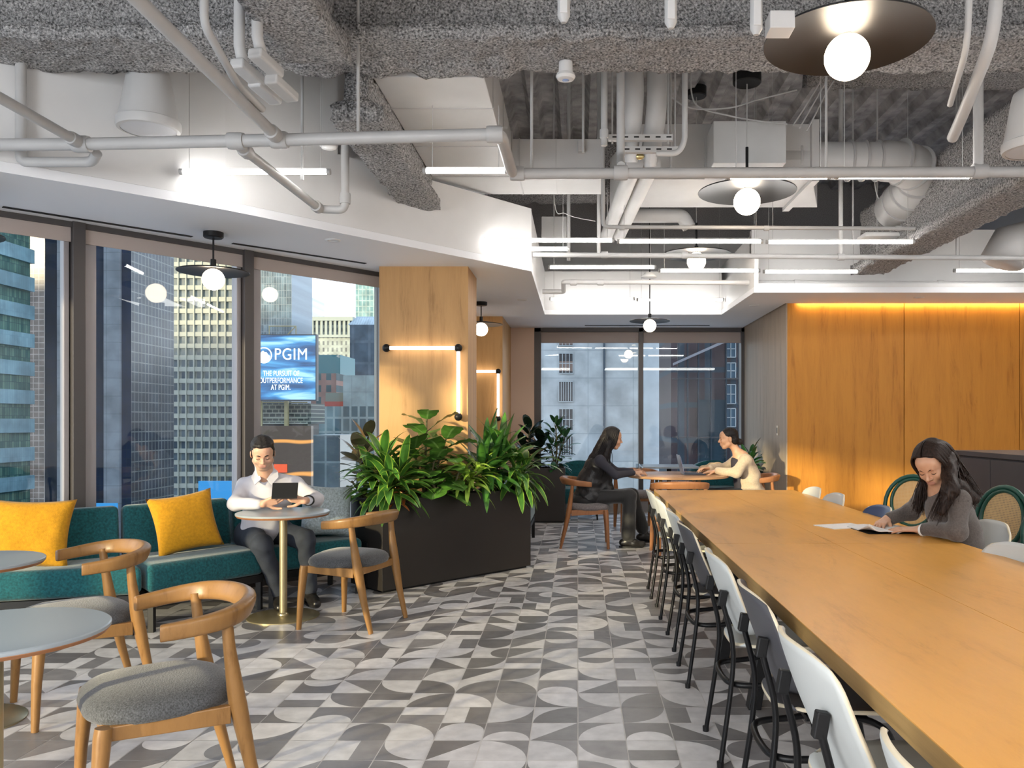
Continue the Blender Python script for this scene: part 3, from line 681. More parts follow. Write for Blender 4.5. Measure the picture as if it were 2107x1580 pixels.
# loose grey cables
def cable(pts, lab, r=.006):
    P = [Vector(p) for p in pts]; out = []
    for i in range(len(P)-1):
        for k in range(8):
            t_ = k/8; a = P[max(i-1,0)]; b_ = P[i]; c = P[i+1]; d = P[min(i+2,len(P)-1)]
            out.append(.5*((2*b_)+(c-a)*t_+(2*a-5*b_+4*c-d)*t_*t_+(3*b_-a-3*c+d)*t_**3))
    out.append(P[-1]); m = MB(P[0]); m.tube(out, r, 7); tag(m.build('cable', M['pipe'], smooth=True), lab, 'cable', 'loose ceiling cables')
y = 6.3
cable([(WX(1375,y),y,WZ(195,y)), (WX(1420,y),y,WZ(222,y)), (WX(1500,y),y,WZ(222,y)), (WX(1560,y),y,WZ(205,y)), (WX(1640,y),y,WZ(185,y))], 'grey cable sagging above the box duct, rising to the right')
cable([(WX(1420,y),y,WZ(150,y)), (WX(1432,y),y,WZ(215,y)), (WX(1500,y),y,WZ(238,y)), (WX(1570,y),y,WZ(250,y)), (WX(1620,y),y,WZ(255,y))], 'grey cable looping behind the farthest pendant rod above duct')
for k, (a, c) in enumerate(((1690, 1632), (1702, 1645), (1716, 1660))):
    cable([(WX(a,y),y,WZ(165,y)), (WX((a+c)/2+8,y),y,WZ(200,y)), (WX(c,y),y,WZ(258+6*k,y))], ['leftmost','middle','rightmost'][k]+' grey cable of the three dropping to the box duct end')
cable([(WX(1140,7.6),7.6,4.84), (WX(1140,7.6),7.6,WZ(402,7.6)), (WX(1165,7.6),7.6,WZ(440,7.6)), (WX(1225,7.6),7.6,WZ(455,7.6))], 'thin cable hanging in the dark gap below lower duct', .004)
pipe('bent_conduit', [(WX(2060,3.7),3.7,3.6), (WX(2045,3.75),3.75,3.1), (WX(1985,4.3),4.3,2.97), (WX(1960,4.6),4.6,2.93)], .03, 'pale conduit curving over the beam at upper right', rad=.15, m=M['duct'], group='curved conduits')
pipe('bent_conduit', [(WX(2003,3.6),3.6,3.6), (WX(1990,3.75),3.75,3.05), (WX(1955,4.3),4.3,3.0)], .015, 'thin conduit curving over the beam at upper right', rad=.12, m=M['duct'], group='curved conduits')
b = MB((0,0,0)); tag(MB((WX(1600,3.5),3.5,WZ(58,3.5))).box(WX(1576,3.5),WX(1626,3.5),3.42,3.52,WZ(75,3.5),WZ(40,3.5)).build('junction_box', M['white'], bevel=.003), 'white square junction box behind the nearest pendant disc', 'box')
b = MB((WX(2085,7.7),7.7,WZ(520,7.7))); b.tube([(WX(2060,8.0),8.0,WZ(540,8.0)), (WX(2075,8.0),8.0,WZ(505,8.0)), (WX(2140,8.0),8.0,WZ(490,8.0))], .2, 24)
tag(b.build('flexible_duct', M['duct'], smooth=True), 'wide flexible duct at the right edge above the oak wall', 'duct')
# ================================================================ FURNITURE
def fabric(name, col, amt=.25, bs=260, ns=90, rough=.95, sheen=.3, bump=.5):
    return mat(name, col, rough, namt=amt, nscale=ns, bump=bump, bscale=bs, sheen=sheen, bdist=.004)
M['teal'] = fabric('teal chenille', (.006, .085, .10), .42, 180, 70, sheen=.35)
M['mustard'] = fabric('mustard fabric', (.54, .255, .006), .14, 220, 60, sheen=.1)
M['bluegrey'] = fabric('pale blue grey boucle', (.42, .50, .54), .30, 120, 70, bump=.9)
M['greyseat'] = fabric('grey tweed', (.065, .068, .073), .55, 200, 190)
M['tabletop'] = mat('grey laminate', (.30, .34, .37), .28)
M['champagne'] = mat('champagne metal', (.42, .36, .22), .3, metal=.75)
M['shell_white'] = mat('off white shell', (.56, .58, .57), .5)
M['shell_grey'] = mat('light grey shell', (.40, .42, .43), .45)
M['shell_dark'] = mat('slate grey shell', (.075, .075, .085), .5)
M['shell_navy'] = mat('navy shell', (.025, .06, .16), .35)
M['shell_edge'] = mat('cream shell edge', (.70, .62, .46), .5)
M['planter'] = mat('dark bronze planter metal', (.028, .024, .022), .38, metal=.2)
M['soil'] = mat('potting soil', (.02, .014, .01), 1, bump=1, bscale=60)

def superell(a, n, e=2.6):
    c, s = math.cos(a), math.sin(a)
    return (abs(c)**(2/e)*(1 if c >= 0 else -1), abs(s)**(2/e)*(1 if s >= 0 else -1))
# --- oak armchair with a one-piece bow rail; faces +Y
def make_armchair(m=None, cushion=None):
    m = m or M['chair_wood']; t = empty('armchair')
    def seatpt(u, v):
        a = 2*math.pi*u; c, s = superell(a, 2, 2.7)
        x, y = c*.255*(1+.04*s), s*.235+.01
        return x, y
    b = MB()   # seat pad: domed top, tucked underside
    prof = [(.80,.400),(.97,.405),(1.0,.424),(.975,.447),(.90,.463),(.72,.476),(.45,.483),(.2,.486),(0.02,.486)]
    rings = []
    for k, z in prof:
        rings.append([b._v((seatpt(i/40,0)[0]*k, seatpt(i/40,0)[1]*k+.0, z+.012*(1 if k<.9 and z>.46 else 0)*(seatpt(i/40,0)[1]*k/.24)**2)) for i in range(40)])
    for A, B in zip(rings, rings[1:]):
        for i in range(40): b.bm.faces.new((A[i], A[(i+1)%40], B[(i+1)%40], B[i]))
    b.bm.faces.new(rings[0]); b.bm.faces.new(rings[-1])
    b.build('seat', cushion or M['greyseat'], t, smooth=True)
    b = MB()   # apron rails
    for s in (-1, 1):
        b.hexa([(s*.235-.013,-.17,.350),(s*.235+.013,-.17,.350),(s*.225+.013,.18,.365),(s*.225-.013,.18,.365),(s*.235-.013,-.17,.410),(s*.235+.013,-.17,.410),(s*.225+.013,.18,.410),(s*.225-.013,.18,.410)])
    b.box(-.215,.215,.175,.197,.365,.408).box(-.22,.22,-.20,-.178,.362,.408)
    b.build('seat_frame', m, t, bevel=.004)
    for s in (-1, 1):
        b = MB(); b.tube([(s*.262,.222,0),(s*.252,.214,.2),(s*.240,.200,.38),(s*.238,.196,.412)], [.018,.024,.031,.029], 14, flat=(1,.85)); b.build('front_leg', m, t, smooth=True, auto=60)
        b = MB(); b.tube([(s*.225,-.285,0),(s*.228,-.235,.2),(s*.232,-.195,.40),(s*.236,-.185,.46),(s*.243,-.165,.60),(s*.248,-.155,.70)], [.018,.026,.036,.033,.024,.022], 14, flat=(1,.8)); b.build('rear_leg', m, t, smooth=True, auto=60)
    # bow rail: swept rounded slab, broad and dished at the back, tapering to blunt arm ends
    P = [(-.262,.045,.682),(-.276,-.02,.688),(-.282,-.085,.696),(-.270,-.145,.703),(-.234,-.198,.710),(-.17,-.238,.714),(-.09,-.262,.717),(0,-.270,.718)]
    P = [Vector(p) for p in P]; P = P+[Vector((-p.x,p.y,p.z)) for p in P[-2::-1]]
    b = MB(); rings = []; m_ = len(P)
    for i, p in enumerate(P):
        tn = (P[min(i+1,m_-1)]-P[max(i-1,0)]).normalized(); k = abs(i-(m_-1)/2)/((m_-1)/2)
        out = Vector((tn.y,-tn.x,0)).normalized(); up = Vector((0,0,1)); tilt = .45*(1-k)   # outward lean
        hh = .025+.015*(1-k)**.7+(.003 if k > .9 else 0); ww = .017+.010*(1-k)
        ax1 = (up*math.cos(tilt)-out*math.sin(tilt)*-1).normalized(); ax2 = tn.cross(ax1).normalized()
        ring = []
        for q in range(16):
            c, s = superell(2*math.pi*q/16+.19, 16, 3.4)
            ring.append(b._v(p+ax1*s*hh+ax2*c*ww))
        rings.append(ring)
    for A, B in zip(rings, rings[1:]):
        for q in range(16): b.bm.faces.new((A[q], A[(q+1)%16], B[(q+1)%16], B[q]))
    b.bm.faces.new(rings[0]); b.bm.faces.new(rings[-1])
    b.build('back_rail', m, t, smooth=True, auto=50, bevel=.004, sub=1)
    return t
arm = make_armchair()
def face(dx, dy): return math.atan2(dy, dx)-math.pi/2
def place(src, x, y, rz, label, cat, group, first=[None]):
    o = src if 'label' not in src else copy_tree(src)
    o.location = (x, y, 0); o.rotation_euler = (0, 0, rz); tag(o, label, cat, group); return o
G = 'oak armchairs with grey seats'
place(arm, -1.425, 2.82, face(-.81,-.585), 'oak armchair with grey tweed seat, nearest the camera at lower left', 'chair', G)
place(arm, -2.37, 3.92, face(-.735,-.68), 'oak armchair half behind the grey round table top at left', 'chair', G)
place(arm, -1.52, 5.53, face(-.957,.29), 'oak armchair standing against the dark planter box', 'chair', G)
arm2 = make_armchair(M['chair_wood_red'], fabric('taupe seat fabric', (.17,.15,.15), .3))
arm2.name = 'armchair'; G2 = 'reddish wood armchairs round the far table'
place(arm2, .10, 8.98, face(1,0), 'reddish wood armchair under the woman in the black vest', 'chair', G2)
place(arm2, 1.03, 8.42, face(0,1), 'reddish wood armchair with its back to the long table end', 'chair', G2)
place(arm2, 2.02, 9.50, face(-1,0), 'reddish wood armchair under the woman in the beige cardigan', 'chair', G2)
place(arm2, .75, 10.35, face(.2,-1), 'reddish wood armchair behind the round table toward the window', 'chair', G2)

# --- banquette along the glass
def banquette(poly, label, back=True, zt=.76):
    """poly: front-left, front-right, back-right, back-left (seen from the room)."""
    c = sum((Vector((*p, 0)) for p in poly), Vector())/4; t = empty('banquette', c); tag(t, label, 'sofa', 'teal banquette modules')
    L = [Vector((*p, 0))-c for p in poly]; g = .006
    fl, fr, br, bl = L
    u = (fr-fl).normalized(); fl, fr, bl, br = fl+u*g, fr-u*g, bl+u*g, br-u*g
    b = MB(); b.hexa([fl+Vector((0,0,.25)), fr+Vector((0,0,.25)), br+Vector((0,0,.25)), bl+Vector((0,0,.25)), fl+Vector((0,0,.435)), fr+Vector((0,0,.435)), br+Vector((0,0,.42)), bl+Vector((0,0,.42))])
    bmesh.ops.subdivide_edges(b.bm, edges=b.bm.edges[:], cuts=1)
    b.build('seat_cushion', M['teal'], t, smooth=True, bevel=.045, seg=5)
    il = bl+(fl-bl).normalized()*.19; ir = br+(fr-br).normalized()*.19; bl2 = bl+(fl-bl).normalized()*.02; br2 = br+(fr-br).normalized()*.02
    it = bl+(fl-bl).normalized()*.13; irt = br+(fr-br).normalized()*.13
    z0, z1 = Vector((0,0,.40)), Vector((0,0,zt))
    b = MB(); b.hexa([il+z0, ir+z0, br2+z0, bl2+z0, it+z1, irt+z1, br2+z1, bl2+z1])
    b.build('backrest', M['teal'], t, smooth=True, bevel=.04, seg=5)
    f = [p+(Vector((0,0,0))-p)*.03 for p in (fl, fr, br, bl)]
    b = MB(); b.hexa([p+Vector((0,0,.20)) for p in f]+[p+Vector((0,0,.25)) for p in f]); b.build('base_frame', M['black'], t)
    for p in f:
        q = p*.94; MB().box(q.x-.018,q.x+.018,q.y-.018,q.y+.018,0,.2).build('leg', M['black'], t)
banquette([(-4.2,4.78),(-2.74,5.21),(-3.26,5.82),(-4.13,5.02)], 'left module of the teal banquette with a mustard cushion')
banquette([(-2.73,5.22),(-2.24,5.93),(-2.76,6.42),(-3.25,5.83)], 'middle module of the teal banquette with a mustard cushion')
banquette([(-2.23,5.94),(-1.68,6.49),(-2.03,6.86),(-2.75,6.43)], 'right module of the teal banquette where the man sits')

def cushion(c, w, h, th, rot, m, label, group=None):
    b = MB(c); n = 18
    def f(side):
        def g(u, v):
            x, y = (u-.5)*2, (v-.5)*2
            pin = 1-.10*(1-x*x)*abs(y)**3*1.0; pin2 = 1-.10*(1-y*y)*abs(x)**3
            k = ((1-abs(x)**2.6)*(1-abs(y)**2.6))**.55
            wr = .012*noise.noise(Vector((x*2.2, y*2.2, side*3+c[0])))+.006*noise.noise(Vector((x*6, y*5, side*3+c[0])))
            return Vector((x*w/2*pin2, side*(k*th/2+wr*k), y*h/2*pin))
        return g
    R_ = Euler(rot).to_matrix()
    for s in (-1, 1):
        g = f(s); b.grid(lambda u, v: Vector(c)+R_@g(u, v), n, n)
    bmesh.ops.remove_doubles(b.bm, verts=b.bm.verts, dist=.0008)
    o = b.build('throw_cushion', m, smooth=True); return tag(o, label, 'cushion', group)
def yaw(dx, dy): return math.atan2(dy, dx)+math.pi/2   # cushion face (-y) looks along (dx, dy)
cushion((-3.50,5.24,.635), .52, .45, .17, (R(-16), R(2), R(14)), M['mustard'], 'mustard cushion leaning on the banquette at the left edge', 'mustard cushions')
cushion((-2.76,5.80,.640), .43, .43, .17, (R(-20), R(-8), R(38)), M['mustard'], 'mustard cushion next to the seated man', 'mustard cushions')
cushion((-1.98,6.50,.645), .42, .42, .17, (R(-16), R(5), R(33)), M['bluegrey'], 'pale blue grey cushion between the man and the planter')

# --- bistro tables
def bistro(x, y, label):
    t = empty('bistro_table', (x, y, 0)); tag(t, label, 'table', 'small round bistro tables')
    MB().lathe([(0,.724),(.306,.724),(.31,.721),(.31,.713),(.309,.711),(0,.711)], n=72).build('table_top', M['tabletop'], t, smooth=True, auto=30)
    MB().lathe([(.02,.711),(.3085,.711),(.309,.709),(.300,.698),(.02,.695)], n=72).build('top_edge', M['chair_wood_red'], t, smooth=True, auto=30)
    MB().lathe([(0,.70),(.11,.70),(.11,.692),(.027,.688),(.026,.03),(.034,.022),(.036,.012),(0,.012)], n=32).build('pedestal', M['champagne'], t, smooth=True, auto=30)
    MB().lathe([(0,.014),(.235,.009),(.24,.006),(.24,0),(0,0)], n=72).build('base_plate', M['champagne'], t, smooth=True, auto=30)
bistro(-2.036, 5.70, 'round bistro table in front of the man with the tablet')
bistro(-1.745, 2.46, 'grey round bistro table top cut by the left edge, nearest camera')
bistro(-2.74, 3.68, 'grey round bistro table at the left edge beside the banquette')

# --- long communal table
t = empty('communal_table', (1.285, 4.0, 0)); tag(t, 'long oak communal table with black trestles at right', 'table')
ZT = .745
for k, (y0, y1) in enumerate(((4.072, 7.27), (.87, 4.069))):
    for x0, x1 in ((.67, 1.2665), (1.2685, 1.90)):
        b = MB((1.285,4,0)); b.box(x0,x1,y0,y1,ZT-.003,ZT); o = b.build('table_top', M['oak_table'], t); o.location = (0,0,0)
b = MB((1.285,4,0)); b.box(.6705,1.8995,.872,7.269,ZT-.052,ZT-.003); o = b.build('top_edge', M['oak_edge'], t); o.location = (0,0,0)
b = MB((1.285,4,0)); b.box(1.05,1.12,1.2,6.95,ZT-.10,ZT-.052).box(1.45,1.52,1.2,6.95,ZT-.10,ZT-.052); o = b.build('under_rail', M['black'], t); o.location = (0,0,0)
for y in (6.98, 4.70, 3.88, 1.58):
    for s in (-1, 1):
        b = MB((1.285,4,0)); b.hexa([(1.285+s*.46-.03,y-.035,0),(1.285+s*.46+.03,y-.035,0),(1.285+s*.46+.03,y+.035,0),(1.285+s*.46-.03,y+.035,0),(1.285+s*.34-.03,y-.035,ZT-.052),(1.285+s*.34+.03,y-.035,ZT-.052),(1.285+s*.34+.03,y+.035,ZT-.052),(1.285+s*.34-.03,y+.035,ZT-.052)])
        o = b.build('leg', M['black'], t, bevel=.004); o.location = (0,0,0)

# --- shell chairs on black tube frames; face +Y
def make_shell_chair(m):
    t = empty('shell_chair')
    def back(u, v):
        x = (u-.5)*2; z = v
        e = 3.0
        top = 1-.085*abs(x)**3.2; half = .247*(1-.14*max(0, (.45-z))/.45)*(1-.05*z**6)
        if z > .80: half *= (1-((z-.80)/.20)**3*.16)
        if z < .24: half *= (1-((.24-z)/.24)**2.2*.50)
        X = x*half; Zz = .485+z*.330*top+.012*abs(x)**3*(1-z)
        yy = -.150-.125*z**1.1+.050*abs(x)**2.0-.010*math.sin(z*math.pi)
        return Vector((X, yy, Zz))
    MB().grid(back, 20, 16).build('back_shell', [m, M['shell_edge']], t, smooth=True)
    o = t.children[-1]; md = o.modifiers.new('solid', 'SOLIDIFY'); md.thickness = .011; md.offset = 0; md.material_offset_rim = 1
    def seat(u, v):
        x, y = (u-.5)*2, (v-.5)*2
        r = 1-.16*(abs(x)**4)*(abs(y)**4)
        w_ = .205*(1+.03*y); zz = .455+.014*x*x-.012*(1-x*x)*(1-y*y)+(-.012*max(0,y)**3)
        return Vector((x*w_*r*(1-.10*abs(y)**6), y*.205*r*(1-.10*abs(x)**6)+.015, zz))
    MB().grid(seat, 16, 16).build('seat_shell', [m, M['shell_edge']], t, smooth=True)
    o = t.children[-1]; md = o.modifiers.new('solid', 'SOLIDIFY'); md.thickness = .012; md.offset = 0; md.material_offset_rim = 1
    k = M['chair_tube']
    for s in (-1, 1):
        MB().tube(bend([(s*.188,-.250,.0),(s*.172,-.205,.30),(s*.165,-.190,.46),(s*.160,-.236,.635)], .08), .0125, 12, flat=(1,.8)).build('rear_leg', k, t, smooth=True, auto=60)
        MB().tube(bend([(s*.205,.225,0),(s*.175,.15,.40),(s*.15,.09,.432),(s*.15,-.10,.432)], .05), .0125, 12, flat=(1,.8)).build('front_leg', k, t, smooth=True, auto=60)
        MB().obox((s*.158,-.236,.652), (.028,.032,.062), (R(-10),0,0)).build('back_bracket', M['blackplastic'], t, bevel=.004)
        MB().lathe([(0,0),(.013,0),(.014,.022),(0,.024)], (s*.188,-.250,0), 12).build('foot_glide', M['blackplastic'], t)
    # stacking hoop that bows out behind and below the seat
    MB().tube(bend([(-.172,.14,.37),(-.18,-.05,.315),(-.166,-.205,.31),(0,-.225,.315),(.166,-.205,.31),(.18,-.05,.315),(.172,.14,.37)], .12, 6), .0115, 10).build('hoop', k, t, smooth=True)
    MB().box(-.15,.15,-.10,-.07,.425,.438).box(-.15,.15,.06,.09,.425,.438).build('seat_support', k, t)
    return t
sh = {k: make_shell_chair(M[k]) for k in ('shell_white', 'shell_grey', 'shell_dark', 'shell_navy')}
for v in sh.values(): v.name = 'shell_chair'
GL = 'shell chairs tucked along the near side of the long table'; GR = 'shell chairs along the wall side of the long table'
rows = [(6.45,'shell_white','white shell chair at the far end of the left row'), (5.80,'shell_white','white shell chair second from the far end of left row'),
        (5.02,'shell_grey','light grey shell chair between white and slate ones in left row'), (4.36,'shell_dark','slate grey shell chair at middle of the left row, behind a white one'),
        (3.40,'shell_white','white shell chair between the two slate grey chairs'), (2.69,'shell_dark','slate grey shell chair next to the nearest complete white chair'),
        (2.05,'shell_white','large white shell chair at bottom right with its whole back visible'), (1.30,'shell_white','white shell chair back cut off by the bottom edge')]
for y, c, lab in rows: place(sh[c], (.79 if y < 2.5 else .815)+rnd.uniform(-.01,.01), y, face(1, rnd.uniform(-.03,.03)), lab, 'chair', GL)
for x, y, c, lab in [(1.68,6.70,'shell_white','white shell chair at the far end of the wall side row'), (1.68,6.12,'shell_white','white shell chair second from the far end on wall side'),
        (1.68,5.22,'shell_navy','navy blue shell chair beyond the reading woman'), (1.98,4.42,'shell_white','white shell chair the reading woman sits on'), (1.66,3.57,'shell_white','white shell chair at the right edge, nearer than the reading woman')]:
    place(sh[c], x, y, face(-1, 0), lab, 'chair', GR)

# --- dark credenza
t = empty('credenza', (3.62, 5.6, 0)); tag(t, 'long dark credenza against the right side behind the reading woman', 'cabinet')
def CR(nm, m, *bx, **k):
    b = MB((3.62,5.6,0))
    for q in bx: b.box(*q)
    o = b.build(nm, m, t, **k); o.location = (0,0,0)
M['credenza'] = mat('charcoal lacquer', (.045,.040,.046), .5)
CR('body', M['credenza'], (3.29,3.90,4.0,7.17,.06,1.055)); CR('plinth', M['black'], (3.33,3.88,4.05,7.12,0,.06))
CR('counter_top', M['credenza'], (3.265,3.92,3.98,7.20,1.06,1.10), bevel=.003)
for i in range(5): CR('door', M['credenza'], (3.272,3.29,4.02+i*.632,4.02+i*.632+.624,.08,1.045), bevel=.002)

# --- green bentwood cane chairs; face +Y
M['green'] = mat('dark green lacquer', (.008,.065,.045), .35)
def cane_mat():
    m, nt, p = newmat('woven cane'); out = nt.nodes['Material Output']; p.inputs['Base Color'].default_value = (.62,.42,.20,1); p.inputs['Roughness'].default_value = .6
    tc = N(nt,'ShaderNodeTexCoord'); mp = N(nt,'ShaderNodeMapping'); mp.inputs['Scale'].default_value = (1,1,1)
    br = N(nt,'ShaderNodeTexBrick', Scale=1.0); br.offset = 0.0
    for k, v in (('Brick Width',.011),('Row Height',.011),('Mortar Size',.0034),('Mortar Smooth',0.0)): br.inputs[k].default_value = v
    br.inputs['Color1'].default_value = br.inputs['Color2'].default_value = (0,0,0,1); br.inputs['Mortar'].default_value = (1,1,1,1)
    sx = N(nt,'ShaderNodeSeparateXYZ'); cx = N(nt,'ShaderNodeCombineXYZ')
    nt.links.new(tc.outputs['Object'], sx.inputs[0]); nt.links.new(sx.outputs['X'], cx.inputs['X']); nt.links.new(sx.outputs['Z'], cx.inputs['Y'])
    nt.links.new(cx.outputs[0], br.inputs['Vector'])
    tr = N(nt,'ShaderNodeBsdfTransparent'); mx = N(nt,'ShaderNodeMixShader')
    nt.links.new(br.outputs['Color'], mx.inputs[0]); nt.links.new(tr.outputs[0], mx.inputs[1]); nt.links.new(p.outputs[0], mx.inputs[2]); nt.links.new(mx.outputs[0], out.inputs[0])
    return m
M['cane'] = cane_mat()
def make_cane_chair():
    t = empty('cane_chair')
    lean = lambda z: -.20-(z-.45)*.16
    oval = lambda rx, rz, zc: [(rx*math.cos(a), lean(zc+rz*math.sin(a)), zc+rz*math.sin(a)) for a in [2*math.pi*i/36 for i in range(36)]]
    MB().tube(oval(.165,.185,.70), .014, 10, closed=True, flat=(1,1.2)).build('inner_hoop', M['green'], t, smooth=True)
    b = MB(); q = [b._v(p) for p in oval(.158,.178,.70)]; b.bm.faces.new(q); b.build('cane_panel', M['cane'], t)
    P = [(-.20,-.27,0),(-.205,-.235,.25),(-.21,-.20,.45)]+[(.215*math.cos(a)*-1, lean(.67+.24*math.sin(a)), .67+.24*math.sin(a)) for a in [math.pi*i/14 for i in range(15)]]+[(.21,-.20,.45),(.205,-.235,.25),(.20,-.27,0)]
    MB().tube(P, .0165, 12).build('back_hoop', M['green'], t, smooth=True)
    MB().lathe([(0,.462),(.18,.46),(.19,.452),(.19,.445),(0,.444)], n=36).build('seat', M['cane'], t, smooth=True)
    MB().lathe([(.185,.466),(.208,.464),(.213,.45),(.208,.432),(.185,.43),(.185,.466)], n=40).build('seat_ring', M['green'], t, smooth=True, auto=40)
    for s in (-1, 1): MB().tube([(s*.20,.20,0),(s*.18,.17,.25),(s*.16,.14,.45)], [.011,.015,.018], 12).build('front_leg', M['green'], t, smooth=True)
    MB().tube([(.19*math.cos(a), .19*math.sin(a)-.02, .27) for a in [2*math.pi*i/32 for i in range(32)]], .009, 8, closed=True).build('stretcher', M['green'], t, smooth=True)
    return t
cane = make_cane_chair(); GC = 'green cane back chairs before the credenza'
place(cane, 2.54, 6.42, face(-.6,-.8), 'green cane back chair partly hidden behind the reading woman', 'chair', GC)
place(cane, 2.60, 5.40, face(-.93,-.37), 'green cane back chair right behind the reading woman, whole oval visible', 'chair', GC)
place(cane, 2.74, 4.70, face(-.6,-.8), 'green cane back chair barely showing at the right edge', 'chair', GC)

# --- far group
t = empty('round_table', (1.13, 9.35, 0)); tag(t, 'round wooden table between the two talking women', 'table')
MB().lathe([(0,.752),(.568,.752),(.575,.748),(.575,.726),(.565,.722),(0,.722)], n=72).build('table_top', M['oak_round'], t, smooth=True, auto=30)
for a in (45, 135, 225, 315):
    c, s = math.cos(R(a)), math.sin(R(a)); MB().tube([(c*.36,s*.36,0),(c*.30,s*.30,.722)], .019, 14).build('leg', M['champagne'], t, smooth=True)
t = empty('window_table', (1.25, 11.35, 0)); tag(t, 'pale rectangular table by the far window', 'table')
MB().box(-.38,.38,-.35,.35,.72,.745).build('table_top', M['tabletop'], t, bevel=.004)
MB().box(-.03,.03,-.03,.03,.02,.72).build('pedestal', M['black'], t); MB().box(-.25,.25,-.2,.2,0,.02).build('base_plate', M['black'], t)
def lounge(x, y, rz, label, w=.62, d=.58, back=.36):
    t = empty('lounge_chair', (x, y, 0), rz); tag(t, label, 'chair', 'teal lounge seats')
    b = MB(); b.box(-w/2,w/2,-d/2,d/2,.22,.43); b.build('seat', M['teal'], t, smooth=True, bevel=.05, seg=5)
    def f(u, v):
        a = math.pi*(u*1.0); x_ = -math.cos(a)*(w/2+.02); y_ = -math.sin(a)*d*.42-.08; z_ = .25+v*(back+.18*math.sin(a))
        return Vector((x_*(1+.04*v), y_*(1+.08*v), z_))
    MB().grid(f, 24, 8).build('backrest', M['teal'], t, smooth=True, solid=.075)
    for sx in (-1, 1):
        for sy in (-1, 1): MB().tube([(sx*w*.4,sy*d*.4,0),(sx*w*.38,sy*d*.38,.23)], .012, 8).build('leg', M['black'], t)
lounge(.02, 11.55, R(180), 'teal rounded lounge chair beside the far planter')
lounge(1.95, 11.62, R(180), 'teal rounded lounge chair behind the laptop by the window')
banquette([(-.50,8.55),(-.50,9.65),(-.93,9.65),(-.93,8.55)], 'teal banquette behind the planter between the two oak columns')

# --- things in use
def solo(mb, name, m, label, cat, **k): return tag(mb.build(name, m, **k), label, cat)
M['paper'] = mat('paper', (.72,.70,.68), .7, namt=.05, nscale=30)
t = empty('notebook', (1.70, 4.56, ZT)); t.rotation_euler = (0,0,R(4)); tag(t, 'open white notebook the woman reads on the long table', 'book')
def page(s):
    def f(u, v):
        return Vector((s*u*.155+.0, (v-.5)*.30, .004+.016*math.sin(u*math.pi)**.8*(.4+.6*(1-u))+(.05*(max(0,u-.55)/.45)**2*(1 if s < 0 and v < .5 else 0)*(0.5-v)*2)))
    return f
for s in (-1, 1): MB().grid(page(s), 14, 10).build('page_block', M['paper'], t, smooth=True, solid=.005)
MB().box(-.157,.157,-.148,.148,0,.002).build('cover', M['blackplastic'], t)
b = MB((1.50,4.72,ZT)); b.obox((1.52,4.74,ZT+.0015), (.26,.19,.003), (0,0,R(20))); solo(b, 'paper_sheet', M['paper'], 'loose white sheet lying beyond the notebook', 'paper')
t = empty('laptop', (1.30, 9.30, .752)); t.rotation_euler = (0,0,R(0)); tag(t, 'open dark laptop on the round table facing the woman in beige', 'laptop')
MB().box(-.12,.12,-.16,.16,.0,.016).build('keyboard_base', mat('dark grey metal', (.05,.05,.065), .4, metal=.6), t, bevel=.004)
MB().obox((-.145,0,.115), (.008,.32,.22), (0,R(-13),0)).build('screen_lid', mat('laptop lid', (.06,.06,.10), .35, metal=.5), t, bevel=.003)
MB().obox((-.1395,0,.117), (.001,.30,.19), (0,R(-13),0)).build('screen', emis('laptop display', (.35,.45,.7), .5), t)
t = empty('drinking_glass', (.70, 9.42, .752)); tag(t, 'clear drinking glass on the round table by the woman in the vest', 'glass')
MB().lathe([(0,.004),(.030,.004),(.036,.115),(.0385,.115),(.034,.0),(0,0)], n=32).build('tumbler', glass('drinking glass', (.88,.92,.95), .04), t, smooth=True, auto=40)
# light switch and planter outlet
t = empty('wall_switch', (2.468, 10.19, 1.24)); tag(t, 'white wall switch plate with dark rocker on the greyed oak return', 'switch')
MB().box(-.006,0,-.038,.038,-.06,.06).build('switch_plate', mat('ivory plate', (.75,.68,.55), .4), t, bevel=.002); MB().box(-.009,-.006,-.012,.012,-.035,.035).build('rocker', M['blackplastic'], t)
# ================================================================ PLANTERS AND PLANTS
def planter(poly, z, label, lip=.02):
    c = sum((Vector((*p,0)) for p in poly), Vector())/len(poly); t = empty('planter_box', c); tag(t, label, 'planter', 'dark bronze planter boxes')
    L = [(p[0]-c.x, p[1]-c.y) for p in poly]
    def inset(d):
        out = []
        n = len(L)
        for i in range(n):
            a, b_, c_ = Vector(L[i-1]), Vector(L[i]), Vector(L[(i+1)%n])
            u, v = (b_-a).normalized(), (c_-b_).normalized(); nu, nv = Vector((-u.y,u.x)), Vector((-v.y,v.x))
            out.append(tuple(b_+(nu+nv)/(1+nu.dot(nv))*d))
        return out
    I = inset(.02); b = MB(); n = len(L)
    o0 = [b._v((*p,.02)) for p in L]; o1 = [b._v((*p,z)) for p in L]; i1 = [b._v((*p,z)) for p in I]; i0 = [b._v((*p,z-.12)) for p in I]
    for A, B in ((o0,o1),(o1,i1),(i1,i0)):
        for i in range(n): b.bm.faces.new((A[i],A[(i+1)%n],B[(i+1)%n],B[i]))
    b.build('planter_shell', M['planter'], t, bevel=.002)
    MB().prism(I, z-.11, z-.035).build('soil', M['soil'], t)
    MB().prism(inset(.03), 0, .02).build('plinth', M['black'], t)
    return t
p1_ = planter([(-1.53,6.45),(-.436,7.63),(-.60,7.80),(-.93,7.80),(-.93,7.37),(-1.33,7.365),(-1.87,6.79)], .73, 'long dark bronze planter angled before the near oak column')
b = MB(); b.obox((-1.72-p1_.location.x,6.63-p1_.location.y,.30), (.11,.012,.16), (0,0,R(-45))); b.build('socket_plate', M['black'], p1_, bevel=.003)
planter([(-.78,11.0),(-.17,11.0),(-.17,11.42),(-.78,11.42)], .73, 'smaller dark bronze planter by the far window')
